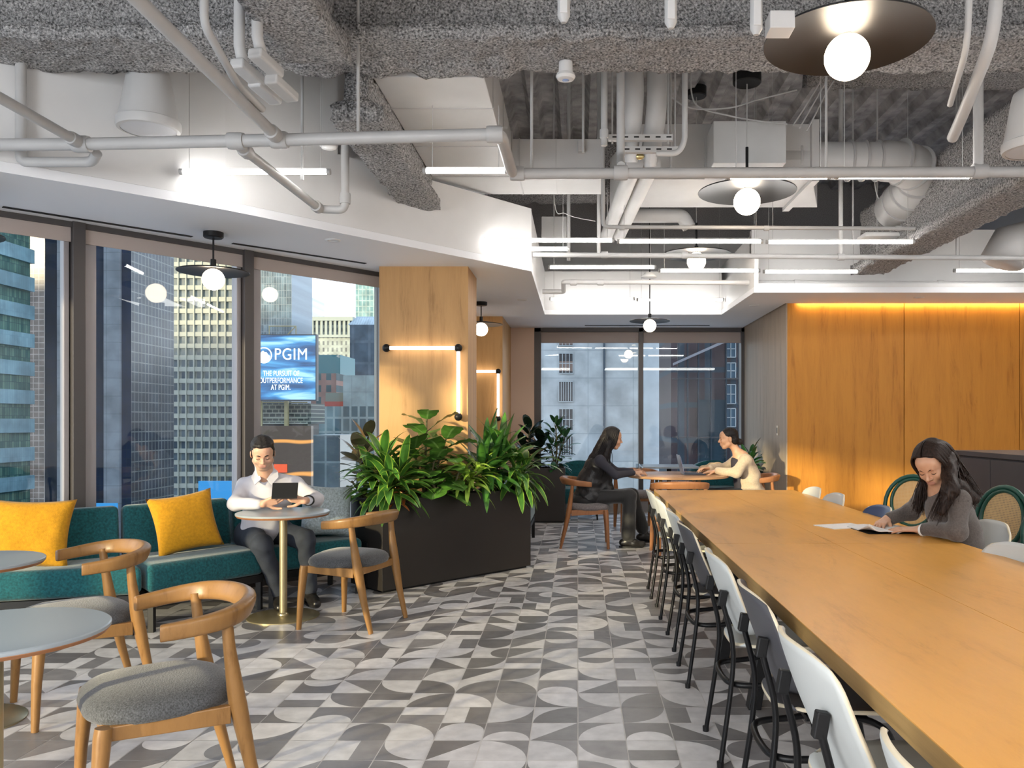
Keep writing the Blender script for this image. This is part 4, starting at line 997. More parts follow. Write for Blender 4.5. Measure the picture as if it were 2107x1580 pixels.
planter([(2.16,10.85),(2.43,10.85),(2.43,11.25),(2.16,11.25)], .62, 'small dark planter against the greyed oak return wall')

def leafmat(name, c, c2=None, rough=.35, back=None):
    m, nt, p = newmat(name); p.inputs['Roughness'].default_value = rough; p.inputs['Coat Weight'].default_value = .25; p.inputs['Coat Roughness'].default_value = .25
    tc = N(nt,'ShaderNodeTexCoord'); n = N(nt,'ShaderNodeTexNoise', Scale=9.0, Detail=3.0); nt.links.new(tc.outputs['Object'], n.inputs['Vector'])
    cr = N(nt,'ShaderNodeValToRGB'); cr.color_ramp.elements[0].position = .35; cr.color_ramp.elements[1].position = .65
    cr.color_ramp.elements[0].color = (*[x*.7 for x in c],1); cr.color_ramp.elements[1].color = (*(c2 or [x*1.35 for x in c]),1)
    nt.links.new(n.outputs[0], cr.inputs[0]); nt.links.new(cr.outputs[0], p.inputs['Base Color'])
    p.inputs['Transmission Weight'].default_value = 0
    return m
M['leaf_green'] = leafmat('dracaena green', (.05,.15,.022)); M['leaf_edge'] = leafmat('yellow green leaf edge', (.30,.46,.06))
M['leaf_fig'] = leafmat('fig leaf', (.075,.19,.028), rough=.4); M['leaf_vein'] = leafmat('pale vein', (.16,.30,.08))
M['leaf_dark'] = leafmat('dark rubber leaf', (.012,.028,.014), rough=.22); M['leaf_bronze'] = leafmat('bronze rubber leaf', (.085,.075,.035), rough=.4)
M['leaf_lime'] = leafmat('lime striped leaf', (.32,.48,.07)); M['leaf_deep'] = leafmat('deep green leaf', (.02,.09,.025), rough=.3)
M['stem'] = mat('plant stem', (.10,.09,.04), .8)
def leaf(b, base, d, L, W, droop, shape='lance', fold=.25, n=9, wav=0, mats=(0,1), stripe=False, roll=0):
    """One leaf blade: starts at base heading along d, bends under its weight."""
    p = Vector(base); d = Vector(d).normalized(); side = d.cross(Vector((0,0,1)))
    if side.length < .05: side = Vector((1,0,0))
    side.normalize(); side = Matrix.Rotation(roll, 3, d)@side
    rows = []; step = L/n
    for i in range(n+1):
        t = i/n
        if shape == 'lance': w = W*(math.sin(math.pi*min(1,t*.92+.06))**.8)*(1-.12*t)
        elif shape == 'oval': w = W*math.sin(math.pi*(t*.94+.03))**.55
        else: w = W*(.35+.65*math.sin(math.pi*min(1,t*1.0))**.5)*(1.0 if t < .97 else .3)*(0.75+.5*t if t<.8 else 1.15-(t-.8)*1.6)
        up = side.cross(d).normalized()
        if i == n: w = .0015
        wv = math.sin(t*17+p.x*20)*wav
        f = fold*(1-t*.6)
        rows.append([p-side*w+up*(w*f+wv), p-side*w*.82+up*(w*f*.8+wv*.7), p-side*w*.1, p+side*w*.1, p+side*w*.82+up*(w*f*.8-wv*.7), p+side*w+up*(w*f-wv)])
        p = p+d*step
        g = droop*(step/L)*1.6*(.4+1.2*t)
        d = (d+Vector((0,0,-1))*g).normalized()
        side = (side-d*side.dot(d)).normalized()
    V = [[b._v(q) for q in r] for r in rows]
    for A, B in zip(V, V[1:]):
        for k in range(5):
            mi = (mats[1] if k in (0,4) else mats[0]) if not stripe else (mats[1] if k in (0,4,2) else mats[0])
            if not stripe and shape == 'fig' and k == 2: mi = mats[1]
            if shape == 'fig' and k in (0,4): mi = mats[0]
            b.bm.faces.new((A[k],A[k+1],B[k+1],B[k])).material_index = mi
def plant(name, base, heads, spec, mats, label, cat='plant', group='plants in the planters', seed=1):
    """heads: list of (x, y, z) crown points; every crown carries spec['n'] leaves."""
    rr = random.Random(seed); base = Vector(base); t = empty(name, base); tag(t, label, cat, group)
    b = MB(base); st = MB(base)
    for h in heads:
        h = Vector(h); mid = base.lerp(h, .5)+Vector((rr.uniform(-.03,.03), rr.uniform(-.03,.03), 0))
        st.tube([base, mid, h], [.014,.011,.008], 8)
        for i in range(spec['n']):
            az = i*2.399+rr.uniform(-.3,.3); el = spec['e0']+(spec['e1']-spec['e0'])*(i/spec['n'])+rr.uniform(-.15,.15)
            d = Vector((math.cos(az)*math.cos(el), math.sin(az)*math.cos(el), math.sin(el)))
            off = h-(h-base)*spec.get('spread',.25)*(1-i/spec['n'])*1.0
            L = spec['L']*rr.uniform(.75,1.15)
            pet = spec.get('petiole', 0); s0 = off+d*pet
            if pet: st.tube([off, s0], .0035, 5)
            leaf(b, s0, d, L, spec['W']*rr.uniform(.85,1.15), spec['droop']*rr.uniform(.7,1.3), spec.get('shape','lance'), spec.get('fold',.25), wav=spec.get('wav',0), stripe=spec.get('stripe',False), roll=rr.uniform(-.3,.3))
    o = b.build('foliage', mats, t, smooth=True, normals=False); o.location = (0,0,0)
    o = st.build('stem', M['stem'], t, smooth=True); o.location = (0,0,0)
    return t
GD = [M['leaf_green'], M['leaf_edge']]
Z0 = .66
DR = dict(n=24, e0=-.35, e1=1.25, L=.38, W=.037, droop=.85, spread=.45, fold=.25)
plant('dracaena', (-1.55,6.66,Z0), [(-1.57,6.64,1.04), (-1.42,6.66,.92), (-1.68,6.70,.88), (-1.50,6.56,.84)], DR, GD, 'bushy green dracaena with yellow leaf edges at the left end of the planter', seed=3)
plant('rubber_plant', (-1.76,6.86,Z0), [(-1.83,6.86,1.10), (-1.76,6.92,1.22)], dict(n=11, e0=-.1, e1=1.2, L=.19, W=.062, droop=.35, shape='oval', spread=.6, fold=.1, petiole=.04), [M['leaf_bronze'], M['leaf_bronze']], 'bronze leaved rubber plant behind the dracaena against the window', seed=5)
plant('fiddle_leaf_fig', (-1.28,7.0,Z0), [(-1.28,6.98,1.38), (-1.12,7.0,1.20), (-1.38,6.94,1.12), (-1.2,6.9,1.02)], dict(n=11, e0=-.1, e1=.75, L=.26, W=.090, droop=.5, shape='fig', spread=.6, fold=.12, petiole=.05, wav=.006), [M['leaf_fig'], M['leaf_vein']], 'fiddle leaf fig with broad veined leaves rising in the middle', seed=8)
plant('fiddle_leaf_fig', (-1.08,6.98,Z0), [(-1.12,6.93,.86), (-1.0,7.0,.94), (-1.2,6.84,.82)], dict(n=8, e0=-.3, e1=.5, L=.23, W=.092, droop=.6, shape='fig', spread=.4, fold=.1, petiole=.04), [M['leaf_fig'], M['leaf_vein']], 'low broad leaved fig hanging over the planter front', seed=12)
plant('striped_dracaena', (-.98,7.13,Z0), [(-.99,7.10,.90), (-.86,7.20,.92), (-.93,7.08,.84)], dict(n=18, e0=-.2, e1=1.2, L=.29, W=.021, droop=1.1, spread=.3), [M['leaf_lime'], M['leaf_edge']], 'lime striped dracaena low at the middle of the planter', seed=4)
plant('dracaena', (-.80,7.42,Z0), [(-.82,7.40,1.10), (-.68,7.46,1.04), (-.76,7.34,.96), (-.86,7.3,.92)], dict(n=20, e0=-.3, e1=1.35, L=.42, W=.036, droop=.6, spread=.45), [M['leaf_green'], M['leaf_deep']], 'tall dracaena with upright leaves before the far column', seed=21)
plant('dracaena', (-.58,7.58,Z0), [(-.60,7.55,1.0), (-.48,7.62,.92), (-.55,7.48,.86)], dict(n=21, e0=-.6, e1=1.1, L=.38, W=.033, droop=1.1, spread=.4), [M['leaf_green'], M['leaf_edge']], 'drooping dracaena at the right end of the planter', seed=33)
plant('pothos', (-1.70,6.74,Z0), [(-1.80,6.70,.80), (-1.86,6.78,.86)], dict(n=14, e0=-.6, e1=.7, L=.07, W=.022, droop=.6, shape='oval', spread=.8, petiole=.05), [M['leaf_lime'], M['leaf_lime']], 'small bright trailing pothos at the planter left corner', seed=6)
plant('croton', (-1.40,6.64,Z0), [(-1.40,6.62,.78), (-1.5,6.56,.76)], dict(n=10, e0=-.4, e1=.9, L=.14, W=.020, droop=.6, spread=.5), [mat('orange leaf', (.35,.10,.03), .4), M['leaf_deep']], 'small reddish croton low in front of the dracaena', seed=9)
plant('rubber_plant', (-.62,11.2,.66), [(-.66,11.15,1.25), (-.5,11.25,1.05), (-.75,11.2,1.0)], dict(n=16, e0=-.1, e1=1.2, L=.24, W=.070, droop=.35, shape='oval', spread=.7, fold=.12, petiole=.05), [M['leaf_dark'], M['leaf_dark']], 'dark rubber plant in the far planter', seed=14)
plant('ficus', (-.32,11.2,.66), [(-.30,11.15,1.30), (-.18,11.2,1.12), (-.36,11.2,1.0)], dict(n=22, e0=-.3, e1=1.1, L=.17, W=.032, droop=.5, shape='oval', spread=.8, petiole=.10), [M['leaf_deep'], M['leaf_dark']], 'loose dark green ficus at the right end of the far planter', seed=15)
plant('peace_lily', (2.29,11.0,.56), [(2.27,10.95,.80), (2.33,11.05,.86)], dict(n=14, e0=.0, e1=1.3, L=.34, W=.045, droop=.7, spread=.4, fold=.2), [M['leaf_deep'], M['leaf_green']], 'leafy plant in the small planter behind the woman in beige', seed=17)
# ================================================================ PEOPLE (smooth-blended volumes meshed with surface nets)
def surface_net(f, org, h):
    s = f < 0
    c = np.zeros(tuple(n-1 for n in f.shape), np.int8)
    for dx in (0,1):
        for dy in (0,1):
            for dz in (0,1): c += s[dx:s.shape[0]-1+dx, dy:s.shape[1]-1+dy, dz:s.shape[2]-1+dz]
    act = (c > 0) & (c < 8); ii = np.argwhere(act)
    idx = -np.ones(act.shape, np.int64); idx[act] = np.arange(len(ii))
    pos = np.zeros((len(ii), 3)); cnt = np.zeros(len(ii))
    C8 = [(0,0,0),(1,0,0),(0,1,0),(1,1,0),(0,0,1),(1,0,1),(0,1,1),(1,1,1)]
    val = [f[ii[:,0]+a, ii[:,1]+b, ii[:,2]+d] for a,b,d in C8]
    for i in range(8):
        for j in range(i+1, 8):
            if sum(abs(p-q) for p, q in zip(C8[i], C8[j])) != 1: continue
            a, b = val[i], val[j]; m = (a < 0) != (b < 0); t = np.where(m, a/np.where(m, a-b, 1), 0)
            A, B = np.array(C8[i]), np.array(C8[j])
            pos[m] += (A+t[:,None]*(B-A))[m]; cnt[m] += 1
    v = (pos/np.maximum(cnt,1)[:,None]+ii)*h+np.array(org)
    F = []
    for ax in range(3):
        sl = [slice(None)]*3; sl2 = [slice(None)]*3; sl[ax] = slice(0,-1); sl2[ax] = slice(1,None)
        e = s[tuple(sl)] != s[tuple(sl2)]; q = np.argwhere(e); o1, o2 = (ax+1)%3, (ax+2)%3
        ok = (q[:,o1] > 0) & (q[:,o2] > 0) & (q[:,o1] < f.shape[o1]-1) & (q[:,o2] < f.shape[o2]-1); q = q[ok]
        def cell(a, b):
            r = q.copy(); r[:,o1] -= a; r[:,o2] -= b; return idx[r[:,0], r[:,1], r[:,2]]
        quad = np.stack([cell(1,1), cell(0,1), cell(0,0), cell(1,0)], 1)
        neg = s[q[:,0], q[:,1], q[:,2]]
        F.append(np.where(neg[:,None], quad, quad[:,::-1]))
    return v, np.concatenate(F)
def cap(a, b, ra, rb=None, k=.02, sub=False, flat=None):
    return ('cap', np.array(a, float), np.array(b, float), ra, ra if rb is None else rb, k, sub, flat)
def ell(c, r, k=.02, sub=False, rot=None):
    return ('ell', np.array(c, float), np.array(r, float), k, sub, np.eye(3) if rot is None else np.array(rot, float))
def xf(prims, Mx):
    """Move prims by a 4x4 matrix."""
    R3 = np.array(Mx.to_3x3()); T3 = np.array(Mx.translation); out = []
    for p in prims:
        if p[0] == 'cap': out.append(('cap', R3@p[1]+T3, R3@p[2]+T3, p[3], p[4], p[5], p[6], None if p[7] is None else (tuple(R3@np.array(p[7][0])), p[7][1])))
        else: out.append(('ell', R3@p[1]+T3, p[2], p[3], p[4], R3@p[5]))
    return out
def volume(prims, name, mats, parent, h=.005, wrinkle=0, wf=30, seed=0, matfn=None, smooth=True):
    lo = np.full(3, 1e9); hi = -lo; B = []
    for p in prims:
        if p[0] == 'cap': r = max(p[3], p[4])*(max(1, p[7][1]) if p[7] else 1); a = np.minimum(p[1], p[2])-r; b = np.maximum(p[1], p[2])+r; k = p[5]
        else: r = max(p[2]); a = p[1]-r; b = p[1]+r; k = p[3]
        B.append((a-k-3*h, b+k+3*h))
        if not p[6 if p[0] == 'cap' else 4]: lo = np.minimum(lo, a-k); hi = np.maximum(hi, b+k)
    lo -= 4*h; hi += 4*h; n = np.ceil((hi-lo)/h).astype(int)+1
    f = np.full(tuple(n), 1.0, np.float32)
    for p, (a, b) in zip(prims, B):
        i0 = np.clip(np.floor((a-lo)/h).astype(int), 0, n); i1 = np.clip(np.ceil((b-lo)/h).astype(int)+1, 0, n)
        if np.any(i1 <= i0): continue
        g = np.meshgrid(*[lo[d]+h*np.arange(i0[d], i1[d]) for d in range(3)], indexing='ij'); P = np.stack(g, -1)
        if p[0] == 'cap':
            pa = P-p[1]; ba = p[2]-p[1]
            if p[7]:
                ax = np.array(p[7][0]); ax = ax/np.linalg.norm(ax); q = (pa@ax)[...,None]*ax; pa = pa+q*(1/p[7][1]-1); qb = (ba@ax)*ax; ba = ba+qb*(1/p[7][1]-1)
            t = np.clip((pa@ba)/max(ba@ba, 1e-9), 0, 1)
            d = np.linalg.norm(pa-t[...,None]*ba, axis=-1)-(p[3]+(p[4]-p[3])*t)
            if p[7]: d = d*min(1, p[7][1])
            k, sub = p[5], p[6]
        else:
            q = (P-p[1])@p[5]; k0 = np.linalg.norm(q/p[2], axis=-1); k1 = np.linalg.norm(q/p[2]**2, axis=-1)
            d = np.where(k1 > 1e-9, k0*(k0-1)/np.maximum(k1, 1e-9), -min(p[2])); k, sub = p[3], p[4]
        s = tuple(slice(i0[d_], i1[d_]) for d_ in range(3)); o = f[s]
        if sub: hh = np.clip(.5-.5*(d+o)/k, 0, 1); f[s] = o*(1-hh)-d*hh+k*hh*(1-hh)
        else: hh = np.clip(.5+.5*(d-o)/k, 0, 1); f[s] = o*hh+d*(1-hh)-k*hh*(1-hh)
        if sub: f[s] = np.maximum(f[s], o)
    if wrinkle:
        g = np.meshgrid(*[lo[d]+h*np.arange(n[d]) for d in range(3)], indexing='ij'); x, y, z = g
        w_ = np.sin(wf*(x+.6*z)+2.2*np.sin(wf*.45*(y-z)+seed))+.6*np.sin(wf*1.7*(z-.5*x)+1.7*np.sin(wf*.6*x+seed*2))
        f += (wrinkle*w_).astype(np.float32)
    V, F_ = surface_net(f, lo, h)
    o = np.array(parent.location) if parent is not None else np.zeros(3)
    me = bpy.data.meshes.new(name); me.from_pydata((V-o).tolist(), [], F_.tolist()); me.update()
    for m in (mats if isinstance(mats, (list, tuple)) else [mats]): me.materials.append(m)
    if matfn is not None: me.polygons.foreach_set('material_index', matfn(V[F_].mean(1)).astype(np.int32))
    me.polygons.foreach_set('use_smooth', [True]*len(me.polygons))
    ob = bpy.data.objects.new(name, me); C.objects.link(ob); ob.parent = parent
    md = ob.modifiers.new('relax', 'SMOOTH'); md.factor = .5; md.iterations = 2 if smooth else 1
    return ob
def skinmat(name, c):
    m, nt, p = newmat(name); p.inputs['Roughness'].default_value = .48
    p.inputs['Subsurface Weight'].default_value = .12; p.inputs['Subsurface Radius'].default_value = (.02,.008,.004); p.inputs['Subsurface Scale'].default_value = .4
    tc = N(nt,'ShaderNodeTexCoord'); n = N(nt,'ShaderNodeTexNoise', Scale=22.0, Detail=3.0); nt.links.new(tc.outputs['Object'], n.inputs['Vector'])
    cr = N(nt,'ShaderNodeValToRGB'); cr.color_ramp.elements[0].position = .3; cr.color_ramp.elements[1].position = .7
    cr.color_ramp.elements[0].color = (c[0]*.93, c[1]*.86, c[2]*.84, 1); cr.color_ramp.elements[1].color = (*[x*1.06 for x in c], 1)
    nt.links.new(n.outputs[0], cr.inputs[0]); nt.links.new(cr.outputs[0], p.inputs['Base Color']); return m
def hairmat(name, c):
    m, nt, p = newmat(name); p.inputs['Roughness'].default_value = .5; p.inputs['Specular IOR Level'].default_value = .25
    tc = N(nt,'ShaderNodeTexCoord'); mp = N(nt,'ShaderNodeMapping'); mp.inputs['Scale'].default_value = (1,1,.12)
    n = N(nt,'ShaderNodeTexNoise', Scale=150.0, Detail=4.0); nt.links.new(tc.outputs['Object'], mp.inputs[0]); nt.links.new(mp.outputs[0], n.inputs['Vector'])
    cr = N(nt,'ShaderNodeValToRGB'); cr.color_ramp.elements[0].position = .35; cr.color_ramp.elements[1].position = .7
    cr.color_ramp.elements[0].color = (*[x*.5 for x in c], 1); cr.color_ramp.elements[1].color = (*[x*1.7 for x in c], 1)
    nt.links.new(n.outputs[0], cr.inputs[0]); nt.links.new(cr.outputs[0], p.inputs['Base Color'])
    b = N(nt,'ShaderNodeBump', Strength=.5, Distance=.004); nt.links.new(n.outputs[0], b.inputs['Height']); nt.links.new(b.outputs[0], p.inputs['Normal']); return m
M['skin_man'] = skinmat('skin man', (.60,.36,.25)); M['skin_w'] = skinmat('skin light tan', (.58,.34,.22))
M['lips'] = mat('lips', (.46,.23,.18), .45); M['hair_black'] = hairmat('black hair', (.012,.010,.011)); M['hair_brown'] = hairmat('dark brown hair', (.020,.011,.008)); M['hair_man'] = hairmat('short dark hair', (.020,.018,.018))
M['stubble'] = skinmat('shaved stubble', (.46,.30,.22))

def head_prims(male=True):
    s = 1.0 if male else .96; j = 1 if male else .88; P = [
        ell((0,-.012,.035),(.074,.094,.078),.02), ell((0,.022,-.022),(.062,.066,.082),.03), ell((0,.050,-.090),(.026*j+.002,.024,.020),.025),
        cap((-.052*j,.002,-.058),(-.018,.052,-.094),.020,.016,.025), cap((.052*j,.002,-.058),(.018,.052,-.094),.020,.016,.025),
        ell((0,.060,.045),(.050,.030,.035),.03),
        cap((-.034,.079,.020),(-.012,.086,.017),.009,.008,.012), cap((.034,.079,.020),(.012,.086,.017),.009,.008,.012),
        ell((-.036,.062,-.028),(.022,.022,.020),.025), ell((.036,.062,-.028),(.022,.022,.020),.025),
        ell((-.031,.097,.001),(.019,.014,.012),.012,True), ell((.031,.097,.001),(.019,.014,.012),.012,True),
        ell((-.031,.0735,.001),(.0145,.0135,.0125),.004), ell((.031,.0735,.001),(.0145,.0135,.0125),.004),
        cap((0,.084,.014),(0,.106,-.024),.0065,.0095,.012), ell((0,.108,-.028),(.0105,.010,.009),.008),
        ell((-.0125,.097,-.031),(.0075,.009,.0065),.006), ell((.0125,.097,-.031),(.0075,.009,.0065),.006),
        ell((0,.076,-.058),(.028,.020,.020),.02),
        cap((-.017,.090,-.0545),(.017,.090,-.0545),.0048,None,.005), cap((-.014,.090,-.063),(.014,.090,-.063),.0062,None,.005),
        cap((-.020,.0985,-.0585),(.020,.0985,-.0585),.0022,None,.003,True)]
    for q in (-1, 1):
        P += [ell((q*.076,-.010,-.008),(.007,.019,.031),.006, rot=np.array(Euler((R(-12),0,R(q*-18))).to_matrix())), ell((q*.085,-.006,-.004),(.004,.010,.017),.004,True, rot=np.array(Euler((R(-12),0,R(q*-18))).to_matrix()))]
    return P
def hand_prims(wrist, d, n, side, curls, spread=.0, scale=1.0, thumb=(.6,.35)):
    """d: palm direction, n: direction the palm faces, side: +1 when the thumb lies along d x n."""
    w_ = Vector(wrist); d = Vector(d).normalized(); n = Vector(n); n = (n-d*n.dot(d)).normalized(); l = d.cross(n)*side; s = scale; P = []
    kn = []
    for i in range(4):
        off = (.027-.018*i)*s; ln = (.084,.088,.084,.076)[i]*s
        k_ = w_+d*ln+l*off; kn.append(k_); P.append(cap(w_+d*.012*s+l*off*.65, k_, .0125*s, .0105*s, .010, flat=(tuple(n), .95)))
    for i in range(4):
        L = [(.042,.026,.020),(.047,.029,.022),(.043,.027,.021),(.033,.021,.018)][i]; r = [.0088,.0090,.0086,.0076][i]*s; p = kn[i]; a = 0
        sp = spread*(1.5-i)*.12
        for j in range(3):
            a += curls[i][j] if isinstance(curls[i], (tuple, list)) else curls[i]
            dd = (d*math.cos(a)+n*math.sin(a)+l*sp).normalized(); q = p+dd*L[j]*s
            P.append(cap(p, q, r*(1-.09*j), r*(.90-.09*j), .0028)); p = q
    tb = w_+d*.022*s+l*.020*s; t1 = tb+(d*.65+l*thumb[0]+n*thumb[1]).normalized()*.044*s; t2 = t1+(d*.85+l*thumb[0]*.45+n*thumb[1]*1.2).normalized()*.032*s; t3 = t2+(d*.95+l*thumb[0]*.1+n*thumb[1]*1.5).normalized()*.024*s
    P += [cap(tb, t1, .0145*s, .0110*s, .010), cap(t1, t2, .0105*s, .0092*s, .004), cap(t2, t3, .0092*s, .0075*s, .003)]
    return P
def strands(name, mats, parent, paths, r0, n=6):
    b = MB(parent.location)
    for P in paths:
        m = len(P); b.tube(P, [r0*(1-.75*(i/(m-1))**1.5) for i in range(m)], n)
    o = b.build(name, mats, parent, smooth=True); o.location = (0,0,0); return o
def face_bits(parent, Mx, brow_m, male=True, look=0):
    o = Vector(parent.location)
    for q, nm in ((-1,'eyebrow'), (1,'eyebrow')):
        b = MB(o); b.tube([Mx@Vector((q*x,y,z)) for x,y,z in ((.013,.0935,.0185),(.025,.0930,.0235),(.038,.0845,.0235),(.047,.073,.018))], [.0036,.0046,.004,.0015] if male else [.002,.0024,.002,.001], 6)
        k = b.build(nm, brow_m, parent, smooth=True); k.location = (0,0,0)
        b = MB(o); b.tube([Mx@Vector((q*x,y,z)) for x,y,z in ((.0175,.0830,-.005),(.024,.0868,-.0072),(.031,.0882,-.0080),(.038,.0868,-.0070),(.0445,.0815,-.0035))], [.0008,.0013,.0016,.0014,.0009], 6)
        k = b.build('eyelash', M['blackplastic'], parent, smooth=True); k.location = (0,0,0)
def headmat(pos, fwd, tilt=0, roll=0):
    """pos: centre of the head; fwd: xy direction the face looks in; tilt: nod down in degrees."""
    yw = math.atan2(fwd[1], fwd[0])-math.pi/2
    return Matrix.Translation(pos)@Euler((0,0,yw)).to_matrix().to_4x4()@Matrix.Rotation(R(-tilt),4,'X')@Matrix.Rotation(R(roll),4,'Y')
def lipfn(Mx, male=True):
    I = np.array(Mx.inverted())
    def f(c):
        q = c@I[:3,:3].T+I[:3,3]
        lip = (np.abs(q[:,0]) < .0215-.6*np.maximum(0,np.abs(q[:,2]+.0585)-.004)) & (np.abs(q[:,2]+.0585) < .0105) & (q[:,1] > .083)
        out = lip.astype(int)
        if male:
            st = ((q[:,2] < -.034) & (q[:,1] > -.01) & (q[:,2] > -.13) & (np.abs(q[:,0]) < .08)) & ~lip
            st &= ~((q[:,2] > -.045) & (np.abs(q[:,0]) < .012)); out[st] = 2
        return out
    return f

# ---- the man on the banquette
t = empty('person', (-2.32, 6.05, 0)); tag(t, 'person in a white shirt sitting on the banquette, looking down at a tablet', 'person', 'people')
HM = headmat((-2.245,5.875,1.122), (.36,-.93), 24, 2)
hd = xf([('cap',)+p[1:] if p[0]=='cap' else p for p in head_prims(True)], HM)
neck = [cap(HM@Vector((0,-.030,-.055)), (-2.275,6.015,.94), .055, .062, .03), cap((-2.275,6.03,.94), (-2.28,6.07,.88), .055, .06, .03)]
LW, RW = (-2.185,5.735,.775), (-1.925,5.81,.790)      # wrists: viewer's left, viewer's right
LE, RE = (-2.43,5.86,.765), (-1.915,6.04,.775); LS, RS = (-2.455,6.075,.872), (-2.105,6.14,.882)
body = hd+neck+[cap(LE, LW, .036, .026, .01), cap(RE, RW, .036, .026, .01), cap(LS, LE, .045, .040, .02), cap(RS, RE, .045, .040, .02), cap((-2.28,6.10,.86), (-2.36,6.22,.55), .085, .10, .05)]
cl = [(.35,.5,.35),(.45,.6,.4),(.5,.7,.4),(.55,.7,.4)]
body += hand_prims(LW, (.93,.02,.30), (.05,.80,.60), -1, cl, thumb=(.9,-.15))
body += hand_prims(RW, (-.80,-.30,.18), (.15,.80,.60), 1, cl, thumb=(.9,-.15))
volume(body, 'body', [M['skin_man'], M['lips'], M['stubble']], t, h=.0036, matfn=lipfn(HM))
face_bits(t, HM, M['hair_man'])
M['shirt'] = mat('white shirt cotton', (.60,.59,.64), .85, namt=.04, nscale=12, bump=.25, bscale=500, bdist=.002)
sh_ = [ell((-2.29,6.09,.80),(.185,.125,.16),.06, rot=np.array(Euler((0,0,R(10))).to_matrix())), ell((-2.34,6.16,.64),(.165,.135,.19),.06), ell((-2.37,6.19,.53),(.168,.145,.10),.05),
       cap(LS, (-2.30,6.04,.925), .056, .055, .05), cap(RS, (-2.26,6.05,.925), .056, .055, .05),
       cap(LS, LE, .058, .050, .03), cap(RS, RE, .057, .048, .03), cap(LE, (-2.225,5.745,.772), .052, .036, .03), cap(RE, (-1.918,5.865,.787), .050, .037, .03),
       cap(HM@Vector((0,-.06,-.10)), (-2.28,6.03,.93), .062, .075, .02)]
cut = [cap(HM@Vector((0,.03,-.06)), HM@Vector((0,.03,-.125)), .052, .040, .006, True), cap(HM@Vector((0,.03,-.125)), (-2.25,5.90,.885), .034, .006, .006, True), cap(HM@Vector((0,-.03,-.02)), HM@Vector((0,-.03,-.085)), .066, .060, .006, True)]
volume(sh_+cut, 'shirt', M['shirt'], t, h=.006, wrinkle=.0022, wf=38, seed=1)
b = MB(t.location)   # collar leaves and button placket
for q in (-1, 1):
    P = [Vector((-2.268+q*.062,6.00,1.005)), Vector((-2.252+q*.020,5.915,.935)), Vector((-2.252+q*.060,5.905,.895)), Vector((-2.262+q*.098,5.96,.945)), Vector((-2.268+q*.085,6.0,.985))]
    v = [b._v(p) for p in P]; b.bm.faces.new((v[0],v[1],v[2],v[3],v[4]))
o = b.build('collar', M['shirt'], t, solid=.005); o.location = (0,0,0)
M['trouser'] = mat('navy grey trousers', (.022,.028,.044), .85, namt=.15, nscale=20, bump=.3, bscale=350, bdist=.002)
LK, RK, LA, RA = (-2.235,5.835,.475), (-1.985,6.01,.490), (-2.165,5.985,.11), (-1.975,6.085,.115)
LH, RH = (-2.46,6.19,.50), (-2.27,6.27,.50)
volume([cap(LH,RH,.112,.112,.05), ell((-2.37,6.23,.50),(.19,.15,.10),.05), cap(LH,LK,.098,.070,.04), cap(RH,RK,.098,.070,.04), cap(LK,LA,.068,.052,.03), cap(RK,RA,.068,.052,.03)], 'trousers', M['trouser'], t, h=.006, wrinkle=.0028, wf=34, seed=3)
M['leather'] = mat('black leather', (.012,.011,.011), .35)
def shoe(parent, a, d, m, L=.27, w=.045, nm='shoe', hgt=.05):
    a = Vector(a); d = Vector((*d,0)).normalized(); q = a-d*.05; z = lambda v, zz: (v.x, v.y, zz)
    volume([cap(z(q,hgt*.9), z(q+d*L*.45,hgt*.85), w*.80, w*.86, .03), cap(z(q+d*L*.45,hgt*.7), z(q+d*L*.78,hgt*.62), w*.84, w*.70, .03), cap(z(a,.07), (a.x,a.y,.12), .042, .044, .03),
            cap(z(q,-.03), z(q+d*L,-.03), .03, None, .004, True, flat=((0,0,1),1))], nm, m, parent, h=.005)
    b = MB(parent.location); P = []
    for i in range(24):
        an = 2*math.pi*i/24; c_, s_ = superell(an, 24, 2.4); f = d*(c_*L*.48+L*.33)+Vector((-d.y,d.x,0))*s_*w*(.92-.12*abs(c_)); P.append(q+f)
    lo_ = [b._v(z(p,.001)) for p in P]; up_ = [b._v(z(p,.018)) for p in P]; b.bm.faces.new(lo_[::-1]); b.bm.faces.new(up_)
    for i in range(24): b.bm.faces.new((lo_[i],lo_[(i+1)%24],up_[(i+1)%24],up_[i]))
    o = b.build('shoe_sole', M['blackplastic'], parent); o.location = (0,0,0)
shoe(t, (-2.165,5.99,0), (.35,-.94), M['leather']); shoe(t, (-1.975,6.09,0), (.55,-.83), M['leather'])
hp = [ell((0,-.020,.052),(.080,.094,.074),.012), ell((0,-.060,.0),(.070,.055,.070),.02), cap((-.070,.005,.03),(-.073,.012,-.012),.012,.006,.01), cap((.070,.005,.03),(.073,.012,-.012),.012,.006,.01), ell((0,.045,.088),(.060,.040,.022),.02),
      ell((0,.125,.010),(.075,.062,.070),.012,True), ell((-.092,.0,-.035),(.018,.022,.040),.004,True), ell((.092,.0,-.035),(.018,.022,.040),.004,True)]
volume(xf(hp, HM), 'hair', M['hair_man'], t, h=.0042, wrinkle=.0012, wf=130, seed=2)
b = MB(t.location); w0 = Vector(RW)+Vector((.012,.045,-.002)); b.tube([w0+Vector((math.cos(a)*.036,0.012*math.cos(a),math.sin(a)*.034)) for a in [2*math.pi*i/20 for i in range(20)]], .007, 8, closed=True, flat=(.5,1.4)); o = b.build('wristwatch', M['blackplastic'], t, smooth=True); o.location = (0,0,0)
tb = empty('tablet', (-2.03, 5.715, .868), 0); tb.rotation_euler = (R(58), R(0), R(12)); tag(tb, 'black tablet the man in the white shirt holds in both hands', 'tablet')
MB().box(-.085,.085,-.062,.062,-.004,.004).build('tablet_shell', M['blackplastic'], tb, bevel=.003)

